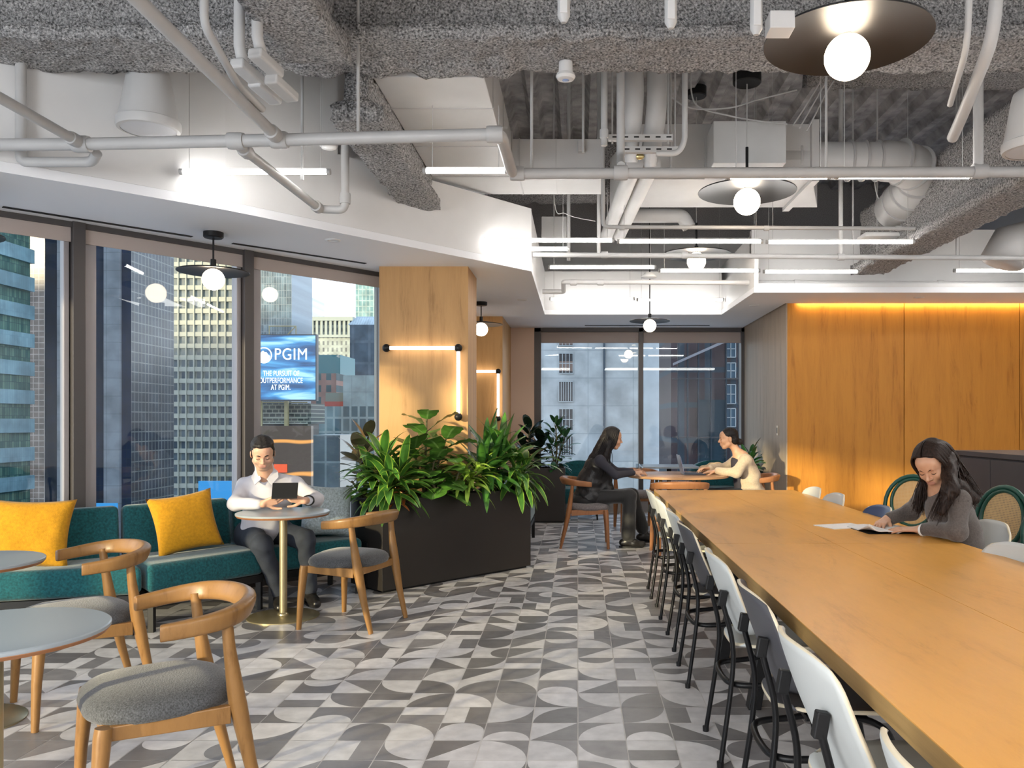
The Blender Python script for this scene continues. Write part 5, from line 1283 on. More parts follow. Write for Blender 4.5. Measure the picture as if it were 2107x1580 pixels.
# ---- the woman reading at the long table
t = empty('person', (1.98, 4.40, 0)); tag(t, 'person with long dark hair in a grey sweater reading at the long table', 'person', 'people')
HW = headmat((1.865,4.33,1.128), (-.72,-.69), 36, 8)
hd = xf(head_prims(False), HW)
ls, rs = (1.945,4.205,.945), (1.91,4.52,.955)          # near and far shoulder
le, re = (1.895,4.115,.795), (1.90,4.70,.835); lw, rw = (1.80,4.345,.778), (1.745,4.66,.795)
body = hd+[cap(HW@Vector((0,-.03,-.05)), (1.955,4.37,1.0), .046, .052, .03), cap(ls,le,.038,.034,.02), cap(le,lw,.032,.024,.01), cap(rs,re,.038,.034,.02), cap(re,rw,.032,.024,.01), cap((1.96,4.37,.97),(2.04,4.40,.6),.10,.10,.05)]
body += hand_prims(lw, (-.70,.62,-.05), (.1,.1,-1), -1, [(.05,.12,.1),(.05,.12,.1),(.08,.14,.1),(.12,.16,.1)], spread=1, scale=.92, thumb=(.7,.2))
body += hand_prims(rw, (-.62,-.55,-.22), (-.15,-.1,-1), 1, [(.45,.7,.4),(.35,.6,.4),(.45,.6,.4),(.55,.6,.4)], spread=1.2, scale=.92, thumb=(.7,.5))
volume(body, 'body', [M['skin_w'], M['lips']], t, h=.0036, matfn=lipfn(HW, False)); face_bits(t, HW, M['hair_brown'], False)
M['sweater'] = mat('grey brown knit', (.105,.088,.080), .95, namt=.22, nscale=120, bump=.5, bscale=400, bdist=.003, sheen=.3)
sw = [ell((1.965,4.37,.90),(.105,.175,.13),.06), ell((2.03,4.40,.70),(.115,.165,.20),.06), ell((2.06,4.41,.54),(.13,.185,.12),.05), cap(ls,(1.95,4.35,.985),.050,.050,.05), cap(rs,(1.95,4.38,.985),.050,.050,.05),
      cap(ls,le,.052,.045,.03), cap(rs,re,.051,.044,.03), cap(le,(1.815,4.31,.785),.046,.034,.03), cap(re,(1.77,4.668,.80),.046,.036,.03), ell((1.915,4.33,.86),(.07,.11,.08),.05)]
cut = [cap(HW@Vector((0,-.02,-.03)), (1.945,4.36,1.035), .058, .056, .006, True)]
volume(sw+cut, 'sweater', M['sweater'], t, h=.006, wrinkle=.0018, wf=30, seed=5)
volume([ell((2.05,4.42,.50),(.16,.19,.10),.05), cap((2.05,4.33,.50),(1.66,4.28,.49),.088,.062,.04), cap((2.05,4.50,.50),(1.66,4.50,.49),.088,.062,.04), cap((1.66,4.28,.49),(1.68,4.28,.10),.058,.042,.03), cap((1.66,4.50,.49),(1.68,4.50,.10),.058,.042,.03)], 'trousers', M['trouser'], t, h=.008)
shoe(t, (1.68,4.28,0), (-1,0), M['leather'], L=.24); shoe(t, (1.68,4.50,0), (-1,0), M['leather'], L=.24)
b = MB(t.location); c_ = Vector(lw)+Vector((.012,-.03,.002)); b.tube([c_+Vector((math.cos(a)*.030,math.cos(a)*.012,math.sin(a)*.030)) for a in [2*math.pi*i/20 for i in range(20)]], .006, 8, closed=True, flat=(.5,1.5)); o = b.build('wristwatch', M['white'], t, smooth=True); o.location = (0,0,0)
def long_hair(parent, HX, m, ends, parting=0, seed=1, n=260, r=.0048, sweep=None, core=None, front=True):
    """Scalp cap plus a few hundred locks that leave the parting, follow the skull and hang to the ends (list of (x, y, z, spread))."""
    rr = random.Random(seed)
    hp = [ell((0,-.018,.046),(.080,.098,.080),.015), ell((0,-.055,-.02),(.078,.066,.09),.02), ell((0,.130,-.034),(.062,.062,.084),.010,True)]
    prims = xf(hp, HX)+(core or [])
    volume(prims, 'hair', m, parent, h=.005, wrinkle=.0014, wf=110, seed=seed)
    paths = []
    for i in range(n):
        q = 1 if rr.random() < .5 else -1; y0 = rr.uniform(-.09,.068); u = rr.random()
        a = HX@Vector((parting+q*.004, y0, .128-abs(y0+.01)**2*5.0))
        side = Vector((q*(.081+rr.uniform(-.004,.006)), y0*.80+(-.004 if y0 > .02 else -.012), .03)); mid = HX@Vector((q*.060, y0*.92-.005, .100-abs(y0)**2*4)); s_ = HX@side
        low = HX@Vector((side.x*rr.uniform(.85,1.03), side.y-.022+rr.uniform(-.01,.012), -.07))
        e = ends[0 if q < 0 else 1]; k = rr.choice(e); end = Vector(k[:3])+Vector([rr.gauss(0,k[3]) for _ in range(3)])
        m2 = low.lerp(end,.5)+Vector((rr.gauss(0,.008),rr.gauss(0,.008),.015))
        P = [a, mid, s_, low, m2, end]; Q = []
        for j in range(5):
            p0,p1,p2,p3 = P[max(j-1,0)],P[j],P[j+1],P[min(j+2,5)]
            for w_ in range(4):
                t_ = w_/4; Q.append(.5*((2*p1)+(p2-p0)*t_+(2*p0-5*p1+4*p2-p3)*t_*t_+(3*p1-p0-3*p2+p3)*t_**3))
        Q.append(P[-1]); paths.append(Q)
    strands('hair_locks', m, parent, paths, r)
HE = [[(1.80,4.17,.86,.020),(1.83,4.15,.90,.02),(1.86,4.14,.95,.018),(2.03,4.19,.96,.015),(1.99,4.17,.93,.015)], [(1.82,4.44,.88,.018),(1.84,4.42,.86,.018),(1.95,4.48,.93,.02)]]
long_hair(t, HW, M['hair_brown'], HE, seed=4, n=300, core=[cap(HW@Vector((-.058,-.045,-.01)), (1.89,4.18,1.0), .042, .040, .03), cap((1.89,4.18,1.0), (1.835,4.165,.89), .038, .020, .03), cap(HW@Vector((.055,-.05,-.02)), (1.87,4.43,.97), .040, .025, .03), cap(HW@Vector((0,-.08,-.02)), (1.98,4.30,1.0), .062, .050, .03), cap((1.97,4.25,1.0), (2.01,4.19,.95), .050, .028, .03)])

# ---- the woman in the black vest, profile to the right
def seated_side(root, s, head, tilt, shoulder, elbow, wrist, hip, knee, ankle, skin, hx, fwd=None):
    """Joints given for the two sides as (near, far) pairs; s = +1 faces +x, -1 faces -x."""
t = empty('person', (.2, 8.98, 0)); tag(t, 'person with long black hair in a black vest, sitting at the round table', 'person', 'people')
HB = headmat((.375,8.97,1.165), (1,.05), 8, 0)
S, E, W_ = [(.235,8.80,.93),(.25,9.14,.93)], [(.40,8.80,.775),(.42,9.16,.80)], [(.62,9.02,.790),(.62,9.20,.80)]
body = xf(head_prims(False), HB)+[cap(HB@Vector((0,-.035,-.05)), (.255,8.97,.98), .045, .052, .03), cap((.22,8.97,.93),(.10,8.98,.6),.10,.10,.05)]
for k in (0, 1): body += [cap(S[k],E[k],.038,.032,.02), cap(E[k],W_[k],.031,.023,.01)]
body += hand_prims(W_[0], (.95,.20,.05), (.1,.5,-.8), -1, [.35,.4,.45,.5], scale=.92)+hand_prims(W_[1], (.95,-.2,.05), (0,-.5,-.8), 1, [.35,.4,.45,.5], scale=.92)
volume(body, 'body', [M['skin_w'], M['lips']], t, h=.0045, matfn=lipfn(HB, False)); face_bits(t, HB, M['hair_black'], False)
M['navyknit'] = mat('dark slate knit', (.035,.035,.048), .9, bump=.3, bscale=300); M['vest'] = mat('black quilted vest', (.013,.013,.015), .42, bump=.3, bscale=60, bdist=.01)
M['velvet'] = mat('black corduroy', (.012,.012,.013), .7, sheen=.5, bump=.3, bscale=200)
volume([cap(S[0],E[0],.052,.044,.03), cap(E[0],(.60,9.0,.79),.043,.030,.02), cap(S[1],E[1],.052,.044,.03), cap(E[1],(.60,9.19,.80),.043,.030,.02), cap(S[0],S[1],.06,None,.03)], 'sleeves', M['navyknit'], t, h=.006, wrinkle=.0015)
volume([ell((.20,8.97,.86),(.125,.175,.13),.06), ell((.13,8.98,.68),(.145,.18,.18),.06), ell((.13,8.98,.54),(.175,.20,.12),.05), cap((.26,8.97,.90),(.30,8.97,.62),.08,.09,.05), cap(HB@Vector((0,-.05,-.10)),(.23,8.97,.97),.058,.085,.03),
        cap(S[0],(S[0][0]+.02,S[0][1]-.1,.90),.055,None,.01,True), cap(S[1],(S[1][0]+.02,S[1][1]+.1,.90),.055,None,.01,True)], 'vest', M['vest'], t, h=.006, wrinkle=.0035, wf=42, seed=4)
volume([ell((.08,8.98,.50),(.17,.19,.10),.05), cap((.10,8.89,.52),(.56,8.87,.55),.088,.070,.04), cap((.10,9.08,.52),(.60,9.12,.54),.088,.070,.04), cap((.56,8.87,.55),(.54,8.83,.13),.072,.078,.03), cap((.60,9.12,.54),(.72,9.22,.16),.070,.072,.03)], 'trousers', M['velvet'], t, h=.007, wrinkle=.002)
shoe(t, (.53,8.83,0), (1,-.05), M['leather'], L=.27, w=.05, nm='boot', hgt=.06); shoe(t, (.74,9.24,0), (1,.1), M['leather'], L=.26, w=.05, nm='boot', hgt=.06)
long_hair(t, HB, M['hair_black'], [[(.17,9.05,.80,.035),(.30,9.08,.84,.025)],[(.15,8.86,.76,.035),(.12,8.90,.82,.03),(.30,8.85,.80,.03)]], seed=9, n=230, r=.006,
          core=[cap(HB@Vector((0,-.07,-.03)), (.18,8.95,.93), .072, .070, .03), cap((.18,8.93,.93), (.17,8.90,.80), .068, .045, .03), cap(HB@Vector((.055,-.03,-.05)),(.27,8.86,.88),.04,.035,.03)])

# ---- the woman in the beige cardigan, profile to the left
t = empty('person', (1.95, 9.35, 0)); tag(t, 'person in a beige cardigan with hair tied back, sitting behind a laptop', 'person', 'people')
HC = headmat((1.70,9.33,1.155), (-1,.0), 4, 0)
S, E, W_ = [(1.87,9.17,.925),(1.85,9.50,.925)], [(1.75,9.10,.785),(1.70,9.55,.81)], [(1.53,9.20,.795),(1.50,9.44,.815)]
body = xf(head_prims(False), HC)+[cap(HC@Vector((0,-.035,-.05)), (1.82,9.33,.975), .044, .050, .03), cap((1.85,9.33,.93),(1.95,9.35,.6),.095,.10,.05)]
for k in (0, 1): body += [cap(S[k],E[k],.036,.031,.02), cap(E[k],W_[k],.030,.022,.01)]
body += hand_prims(W_[0], (-1,.2,-.05), (0,.2,-1), 1, [.25,.3,.35,.4], scale=.92)+hand_prims(W_[1], (-.95,-.3,.0), (0,-.2,-1), -1, [.3,.35,.4,.4], scale=.92)
volume(body, 'body', [M['skin_w'], M['lips']], t, h=.0045, matfn=lipfn(HC, False)); face_bits(t, HC, M['hair_black'], False)
M['cardigan'] = mat('oatmeal knit', (.52,.42,.31), .95, namt=.1, nscale=60, bump=.5, bscale=250, sheen=.3); M['scarf'] = mat('pale woollen wrap', (.58,.44,.28), .95, namt=.15, nscale=30, bump=.4, bscale=150)
M['tank'] = mat('dark top', (.025,.022,.035), .8)
volume([ell((1.83,9.33,.84),(.085,.12,.12),.04), cap((1.80,9.33,.9),(1.86,9.33,.6),.07,.09,.03), cap(HC@Vector((0,0,-.06)),(1.80,9.33,.96),.05,.05,.01,True)], 'top', M['tank'], t, h=.006)
volume([ell((1.885,9.335,.86),(.115,.185,.13),.06), ell((1.94,9.345,.69),(.135,.185,.18),.06), ell((1.96,9.35,.55),(.16,.20,.11),.05), cap(S[0],E[0],.062,.056,.04), cap(S[1],E[1],.062,.056,.04), cap(E[0],(1.56,9.185,.80),.056,.040,.03), cap(E[1],(1.53,9.45,.82),.055,.040,.03),
        cap(S[0],S[1],.06,None,.03), cap((1.775,9.33,1.0),(1.785,9.33,.70),.062,.022,.01,True), cap(HC@Vector((0,-.02,-.06)),(1.81,9.33,.97),.052,.052,.006,True)], 'cardigan', M['cardigan'], t, h=.006, wrinkle=.0025, wf=32, seed=7)
volume([ell((1.98,9.35,.50),(.17,.19,.10),.05), cap((1.95,9.27,.52),(1.52,9.25,.52),.088,.065,.04), cap((1.95,9.45,.52),(1.52,9.47,.52),.088,.065,.04), cap((1.52,9.25,.52),(1.56,9.25,.12),.062,.05,.03), cap((1.52,9.47,.52),(1.56,9.47,.12),.062,.05,.03)], 'trousers', M['trouser'], t, h=.008)
shoe(t, (1.56,9.25,0), (-1,0), M['leather'], L=.24); shoe(t, (1.56,9.47,0), (-1,0), M['leather'], L=.24)
volume(xf([ell((0,-.020,.048),(.080,.097,.078),.015), ell((0,-.06,-.01),(.072,.060,.075),.02), ell((0,-.130,-.045),(.040,.034,.036),.02), ell((0,.125,-.002),(.075,.072,.080),.012,True), ell((-.088,.01,-.04),(.016,.02,.035),.004,True), ell((.088,.01,-.04),(.016,.02,.035),.004,True)], HC), 'hair', M['hair_black'], t, h=.0045, wrinkle=.0012, wf=120)
jk = empty('jacket', (1.60, 9.70, .75)); tag(jk, 'pale woollen jacket bundled on the table beyond the woman in beige', 'jacket')
volume([ell((1.62,9.70,.815),(.11,.09,.055),.04), ell((1.52,9.74,.795),(.10,.07,.04),.04), cap((1.45,9.72,.775),(1.70,9.66,.80),.028,.035,.03)], 'cloth', M['scarf'], jk, h=.006, wrinkle=.004, wf=45)
# ================================================================ THE CITY OUTSIDE
def grid_mat(name, c1, c2, frame, w, h, fw, axis='X', rough=.25, metal=0, off=0.0, warp=0, freq=2, spec=.5):
    """Curtain wall: panes of two tones in a grid of frames."""
    m, nt, p = newmat(name); p.inputs['Roughness'].default_value = rough; p.inputs['Metallic'].default_value = metal; p.inputs['Specular IOR Level'].default_value = spec
    tc = N(nt,'ShaderNodeTexCoord'); sx = N(nt,'ShaderNodeSeparateXYZ'); cx = N(nt,'ShaderNodeCombineXYZ')
    nt.links.new(tc.outputs['Object'], sx.inputs[0]); nt.links.new(sx.outputs[axis], cx.inputs['X']); nt.links.new(sx.outputs['Z'], cx.inputs['Y'])
    br = N(nt,'ShaderNodeTexBrick', Scale=1.0); br.offset = off; br.squash = 1
    for k, v in (('Brick Width',w),('Row Height',h),('Mortar Size',fw),('Mortar Smooth',0.0),('Bias',0.0)): br.inputs[k].default_value = v
    br.inputs['Color1'].default_value = (*c1,1); br.inputs['Color2'].default_value = (*c2,1); br.inputs['Mortar'].default_value = (*frame,1)
    nt.links.new(cx.outputs[0], br.inputs['Vector'])
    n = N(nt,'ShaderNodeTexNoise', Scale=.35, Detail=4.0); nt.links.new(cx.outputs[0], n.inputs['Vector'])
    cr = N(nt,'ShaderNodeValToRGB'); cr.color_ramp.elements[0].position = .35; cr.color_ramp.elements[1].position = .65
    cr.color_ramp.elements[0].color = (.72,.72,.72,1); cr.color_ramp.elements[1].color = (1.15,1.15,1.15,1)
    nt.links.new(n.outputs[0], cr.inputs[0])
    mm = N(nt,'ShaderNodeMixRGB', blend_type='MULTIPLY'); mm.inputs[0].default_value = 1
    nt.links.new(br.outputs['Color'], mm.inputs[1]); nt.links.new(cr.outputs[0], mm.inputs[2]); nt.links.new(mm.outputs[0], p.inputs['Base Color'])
    return m
def bld(x0, x1, y0, y1, z0, z1, m, label, name='office_tower', extra=None, mats=None):
    o = Vector(((x0+x1)/2, y0, 0)); b = MB(o); b.box(x0,x1,y0,y1,z0,z1)
    if mats: # side faces get the second material
        for f in b.bm.faces:
            f.normal_update()
            if abs(f.normal.x) > .5: f.material_index = 1
        m = mats
    return tag(b.build(name, m), label, 'building', 'buildings outside the windows')
def pb(p0, p1, ytop, Y, dep, m, label, zb=-60, **k):
    return bld(WX(p0,Y), WX(p1,Y), Y, Y+dep, zb, WZ(ytop,Y), m, label, **k)
M['conc'] = mat('concrete facade', (.40,.43,.45), .9, namt=.22, nscale=.8, bump=.2, bscale=3)
# teal banded tower at the far left: stepped floors of blue spandrels and green glass
t = empty('office_tower', (-72, 60, 0)); tag(t, 'teal glass tower with pale blue bands at the left edge of the windows', 'building', 'buildings outside the windows')
b = MB(); b.box(-30, 2, 0, 45.4, -60, 70); b.build('glass_body', grid_mat('teal glass', (.03,.10,.09), (.12,.22,.16), (.02,.06,.07), .42, 1.05, .03, 'Y', .3), t)
mb_ = grid_mat('blue spandrel', (.17,.29,.33), (.20,.33,.37), (.11,.21,.25), .42, 3.0, .012, 'Y', .4)
for k in range(-9, 20):
    z = k*3.6; b = MB(); b.box(-30, 2.35, -.4, 45.75, z, z+1.75); b.build('spandrel_band', mb_, t)
# pinkish grid tower
gp = grid_mat('bronze grid glass', (.20,.15,.12), (.26,.19,.15), (.50,.40,.34), 1.0, 1.05, .07, 'X', .3)
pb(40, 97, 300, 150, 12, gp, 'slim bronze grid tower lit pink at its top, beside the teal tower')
# dark tower with stone pilasters
t = empty('office_tower', (-66, 110.8, 0)); tag(t, 'dark navy tower with pale stone pilasters in the two left windows', 'building', 'buildings outside the windows')
b = MB(); b.box(-5.6, 6, 0, 11.7, -60, 90)
for f in b.bm.faces:
    f.normal_update(); f.material_index = 1 if abs(f.normal.x) > .5 else 0
b.build('tower_body', [grid_mat('navy glass', (.012,.02,.045), (.02,.03,.065), (.03,.035,.05), .6, 1.2, .04, 'X', .35), grid_mat('dark curtain wall', (.018,.026,.042), (.034,.045,.062), (.17,.18,.17), .9, 1.35, .075, 'Y', .3)], t)
ms = grid_mat('stone pilaster panels', (.27,.28,.30), (.30,.31,.33), (.18,.19,.2), 3.0, 2.4, .03, 'X', .8)
for p0, p1 in ((118,142), (214,246)):
    b = MB(); b.box(WX(p0,110.3)+66, WX(p1,110.3)+66, -.6, 0, -60, 90); b.build('pilaster', ms, t)
# cream tower
t = empty('office_tower', (WX(432,200), 200, 0)); tag(t, 'cream stone tower with rows of square windows, sunlit at its top', 'building', 'buildings outside the windows')
w2 = WX(515,200)-WX(432,200); w1 = WX(350,200)-WX(432,200)
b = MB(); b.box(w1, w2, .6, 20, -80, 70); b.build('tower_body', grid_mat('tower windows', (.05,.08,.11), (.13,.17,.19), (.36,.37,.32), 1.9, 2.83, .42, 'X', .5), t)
M['cream'] = mat('cream stone', (.42,.42,.35), .8, namt=.08, nscale=.3)
n_ = int((w2-w1)/1.9)
b = MB()
for i in range(n_+1): x = w1+i*1.9; b.box(x-.14, x+.14, 0, .6, -80, 70)
b.build('mullion_fins', M['cream'], t)['kind'] = 'stuff'
b = MB()
for k in range(-28, 25): b.box(w1, w2, .2, .6, k*2.83-.55, k*2.83+.55)
b.build('floor_bands', M['cream'], t)['kind'] = 'stuff'
# third window
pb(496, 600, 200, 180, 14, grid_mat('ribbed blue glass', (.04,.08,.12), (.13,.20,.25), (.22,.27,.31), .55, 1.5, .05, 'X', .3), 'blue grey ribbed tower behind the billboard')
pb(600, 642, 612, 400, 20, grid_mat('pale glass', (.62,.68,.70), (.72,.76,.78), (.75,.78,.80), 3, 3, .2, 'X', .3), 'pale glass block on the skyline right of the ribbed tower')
t = empty('office_block', (WX(660,260), 260, 0)); tag(t, 'grey beige office block with tall fins at its top', 'building', 'buildings outside the windows')
a = WX(600,260)-WX(660,260); c = WX(726,260)-WX(660,260)
M['officegrey'] = mat('grey beige stone', (.33,.36,.32), .8)
MB().box(a, c, .5, 20, -60, WZ(651,260)).build('block_body', grid_mat('office windows', (.07,.08,.09), (.20,.22,.21), (.33,.36,.32), 1.43, 2.1, .42, 'X', .6), t)
b = MB(); z1 = WZ(652,260); b.box(a,c,-.3,.5,z1-1.2,z1).box(a,c,-.2,.5,z1-6.4,z1-5.6)
for i in range(13): x = a+.9+i*1.43; b.box(x-.3, x+.3, -.1, .5, z1-6, z1-.8)
b.build('crown_fins', M['officegrey'], t)
pb(732, 790, 560, 350, 20, grid_mat('green glass', (.10,.20,.20), (.2,.32,.30), (.3,.38,.34), 1.6, 2.4, .2, 'X', .3), 'slim green glass tower at the right end of the skyline')
t = pb(720, 800, 668, 200, 20, grid_mat('slate louvres', (.08,.11,.14), (.11,.14,.17), (.14,.17,.2), 4, 5.2, .3, 'X', .5), 'slate grey tower with a slanted metal cap')
b = MB(t.location); Yc = 199.5; x0, x1 = WX(716,200), WX(800,200); b.hexa([(x0,200,WZ(668,200)),(x1,200,WZ(668,200)),(x1,220,WZ(668,200)),(x0,220,WZ(668,200)),(x0+1.4,203,WZ(648,200)),(x1,203,WZ(648,200)),(x1,218,WZ(648,200)),(x0+1.4,218,WZ(648,200))])
o = b.build('metal_cap', grid_mat('ribbed metal', (.40,.48,.52), (.45,.52,.55), (.3,.36,.4), .6, 3, .06, 'X', .4), t); o.location = (0,0,0)
pb(640, 700, 730, 150, 10, mat('teal panel', (.05,.17,.19), .5), 'dark teal billboard block right of the bright billboard', name='sign_building')
b = MB((WX(665,149.8),149.8,0)); 
pb(640, 692, 768, 140, 8, grid_mat('brick and teal', (.05,.09,.10), (.07,.13,.14), (.30,.17,.14), 1.7, 2.0, .42, 'X', .8), 'brick red and dark building below the teal block', name='brick_building')
pb(670, 712, 808, 132, 6, mat('olive metal', (.22,.25,.20), .6), 'low olive roof block with a red stripe', name='roof_block')
o = pb(668, 713, 826, 131, 1, mat('red stripe', (.48,.08,.06), .6), 'red band on the olive roof block', name='roof_parapet', zb=WZ(836,131))
pb(706, 800, 772, 128, 10, grid_mat('pale grey cladding', (.34,.40,.39), (.36,.42,.41), (.28,.33,.33), 2.2, 3.0, .05, 'X', .7), 'pale grey green block at the right of the third window', name='clad_building')
pb(632, 810, 836, 110, 12, grid_mat('glass block', (.08,.14,.16), (.20,.28,.28), (.34,.40,.38), 1.1, 1.9, .14, 'X', .3), 'low glass block with pale grid below the clad block', name='glass_building')
pb(640, 700, 895, 85, 6, grid_mat('dark glass block', (.04,.06,.07), (.08,.11,.12), (.16,.2,.2), 1.6, 2.8, .1, 'X', .3), 'dark low building behind the seated man and cushion', name='low_building')
# bright billboard with its lettering
YB = 90.0
def bbx(px): return WX(px, YB)
t = empty('billboard', (bbx(583), YB, WZ(756,YB))); tag(t, 'bright blue LED billboard with white lettering in the third window', 'billboard'); O = t.location
def led_mat():
    m, nt, p = newmat('billboard picture'); p.inputs['Base Color'].default_value = (.02,.02,.02,1)
    tc = N(nt,'ShaderNodeTexCoord'); mp = N(nt,'ShaderNodeMapping'); mp.inputs['Rotation'].default_value = (0,R(32),0); mp.inputs['Scale'].default_value = (.10,.12,.8)
    n = N(nt,'ShaderNodeTexNoise', Scale=1.4, Detail=5.0, Distortion=.6)
    nt.links.new(tc.outputs['Object'], mp.inputs[0]); nt.links.new(mp.outputs[0], n.inputs['Vector'])
    cr = N(nt,'ShaderNodeValToRGB'); e = cr.color_ramp.elements
    e[0].position = .36; e[0].color = (.015,.075,.22,1); e[1].position = .66; e[1].color = (.45,.78,.95,1); e.new(.47).color = (.03,.20,.52,1); e.new(.56).color = (.10,.42,.80,1)
    nt.links.new(n.outputs[0], cr.inputs[0]); nt.links.new(cr.outputs[0], p.inputs['Emission Color']); p.inputs['Emission Strength'].default_value = .85
    return m
hw, hh = (bbx(649)-bbx(517))/2, (WZ(690,YB)-WZ(822,YB))/2
MB().box(-hw,hw,0,.5,-hh,hh).build('screen', led_mat(), t)
MB().box(-hw-.15,hw+.12,.02,.7,-hh-.15,hh+.12).build('screen_frame', mat('billboard casing',(.06,.06,.07),.5), t)
WT = emis('white lettering', (1,1,1), 1.0, .3)
def text(s, size, px, py, parent, sx=1.0, bold=.02, space=1.0, m=None, Y=YB, fnt=None):
    cu = bpy.data.curves.new('lettering', 'FONT'); cu.body = s; cu.size = size; cu.align_x = 'CENTER'; cu.extrude = .02; cu.offset = bold; cu.space_character = space
    if fnt: cu.font = fnt
    o = bpy.data.objects.new('tmp', cu); C.objects.link(o)
    dg = bpy.context.evaluated_depsgraph_get(); me = bpy.data.meshes.new_from_object(o.evaluated_get(dg)); bpy.data.objects.remove(o)
    me.materials.clear(); me.materials.append(m or WT)
    r = bpy.data.objects.new('lettering', me); C.objects.link(r); r.parent = parent
    r.rotation_euler = (R(90),0,0); r.scale = (sx,1,1); r.location = (WX(px,Y)-parent.location.x, -.06, WZ(py,Y)-parent.location.z)
    return r
px2m = YB/F
text('PGIM', 25*px2m*1.36, 599, 740, t, sx=.84, bold=0, space=1.1)
for s, py in (('THE PURSUIT OF', 773.5), ('OUTPERFORMANCE', 788), ('AT PGIM.', 802)):
    text(s, 11.6*px2m*1.36, {'THE PURSUIT OF':579, 'OUTPERFORMANCE':578.5, 'AT PGIM.':578}[s], py, t, sx=.60, bold=0, space=1.06)
# round crest with a rock shape inside
b = MB(); cx_, cz_ = WX(543.5,YB)-O.x, WZ(731,YB)-O.z; r0 = 15.5*px2m
ring = [(cx_+r0*math.cos(2*math.pi*k/40), -.07, cz_+r0*math.sin(2*math.pi*k/40)) for k in range(40)]
b.tube(ring, .065, 8, closed=True); b.build('crest_ring', WT, t, smooth=True)
b = MB(); pts = [(-.78,-.35),(-.62,.05),(-.45,.18),(-.38,.42),(-.12,.62),(.12,.38),(.30,.45),(.55,.10),(.82,-.12),(.70,-.52),(.42,-.80),(0,-.92),(-.45,-.78)]
v = [b._v((cx_+x*r0, -.08, cz_+z*r0)) for x, z in pts]; v2 = [b._v((cx_+x*r0, -.02, cz_+z*r0)) for x, z in pts]
b.bm.faces.new(v); 
for i in range(len(v)): b.bm.faces.new((v[i], v[(i+1)%len(v)], v2[(i+1)%len(v)], v2[i]))
b.build('crest_rock', WT, t)
# steel gantry over the billboard and lattice deck below it
M['gantry'] = mat('yellow steel', (.36,.30,.15), .5)
g = empty('steel_gantry', (WX(582,91), 91, WZ(680,91))); tag(g, 'yellow steel gantry standing above the billboard', 'gantry')
def gp(px, py, Y=91): return Vector((WX(px,Y), Y, WZ(py,Y)))-g.location
for a_, c_ in (((553,671),(610,671)), ((554,671),(554,690)), ((609,671),(609,690)), ((592,688),(608,672))): MB().tube([gp(*a_), gp(*c_)], .06, 8).build('steel_bar', M['gantry'], g)
MB().box(-.2,.2,.8,1.2,-55-O.z,-hh).build('mast', M['gantry'], t)
g2 = empty('lattice_deck', (WX(580,92), 92, WZ(850,92))); tag(g2, 'steel lattice deck with white railings below the billboard', 'deck')
MB().box(WX(520,92)-g2.location.x, WX(640,92)-g2.location.x, 0, 5, WZ(872,92)-g2.location.z, WZ(830,92)-g2.location.z).build('deck_structure', grid_mat('lattice', (.05,.06,.06), (.10,.11,.10), (.30,.31,.25), .7, .45, .06, 'X', .6, off=.5), g2)
for py in (828, 850, 860, 871):
    b = MB(); b.tube([(WX(522,92)-g2.location.x,-.2,WZ(py,92)-g2.location.z), (WX(634,92)-g2.location.x,-.2,WZ(py,92)-g2.location.z)], .07, 6); b.build('railing', M['cream'] if py > 840 else M['gantry'], g2)
MB().box(WX(530,92)-g2.location.x, WX(630,92)-g2.location.x, .5, 4.5, -60-g2.location.z, WZ(872,92)-g2.location.z).build('tower_base', M['windark'] if 'windark' in M else M['mullion'], g2)
MB().box(-2.5,-2.3,0,.2,-60-g.location.z,-.6).build('mast', M['gantry'], g)
# dark screen lower down, with orange light trails
YD = 70.0
def trail_mat():
    m, nt, p = newmat('dark screen picture'); p.inputs['Base Color'].default_value = (.035,.028,.022,1); p.inputs['Roughness'].default_value = .3
    tc = N(nt,'ShaderNodeTexCoord'); mp = N(nt,'ShaderNodeMapping'); mp.inputs['Scale'].default_value = (.35,.1,1)
    wv = N(nt,'ShaderNodeTexWave', Scale=.15, Distortion=9.0, Detail=3.0); wv.bands_direction = 'Z'
    nt.links.new(tc.outputs['Object'], mp.inputs[0]); nt.links.new(mp.outputs[0], wv.inputs['Vector'])
    cr = N(nt,'ShaderNodeValToRGB'); e = cr.color_ramp.elements; e[0].position = .90; e[0].color = (.045,.025,.014,1); e[1].position = .99; e[1].color = (1,.42,.08,1)
    nt.links.new(wv.outputs['Fac'], cr.inputs[0]); nt.links.new(cr.outputs[0], p.inputs['Emission Color']); p.inputs['Emission Strength'].default_value = .75
    return m
t = empty('dark_screen', (WX(580,YD), YD, WZ(940,YD))); tag(t, 'dark outdoor screen with orange light trails behind the seated man', 'billboard')
MB().box(WX(515,YD)-t.location.x, WX(640,YD)-t.location.x, 0, .6, WZ(1010,YD)-t.location.z, WZ(876,YD)-t.location.z).build('screen', trail_mat(), t)
MB().box(WX(564,YD)-t.location.x, WX(591,YD)-t.location.x, -.1, .0, WZ(972,YD)-t.location.z, WZ(955,YD)-t.location.z).build('orange_panel', emis('orange panel', (1,.12,.02), .7, .02), t)
def ledstrip(p0, p1, a_, c_, Y, lab):
    o = Vector((WX((p0+p1)/2,Y), Y, WZ((a_+c_)/2,Y))); b = MB(o); b.box(WX(p0,Y),WX(p1,Y),Y,Y+.5,WZ(c_,Y),WZ(a_,Y))
    return tag(b.build('led_sign', emis('blue led', (.02,.33,.85), .62, .02)), lab, 'sign', 'blue LED signs far below')
ledstrip(408, 475, 990, 1030, 70, 'bright blue LED sign low behind the man in the middle window')
ledstrip(168, 236, 1036, 1060, 72, 'blue LED sign just above the banquette at left')
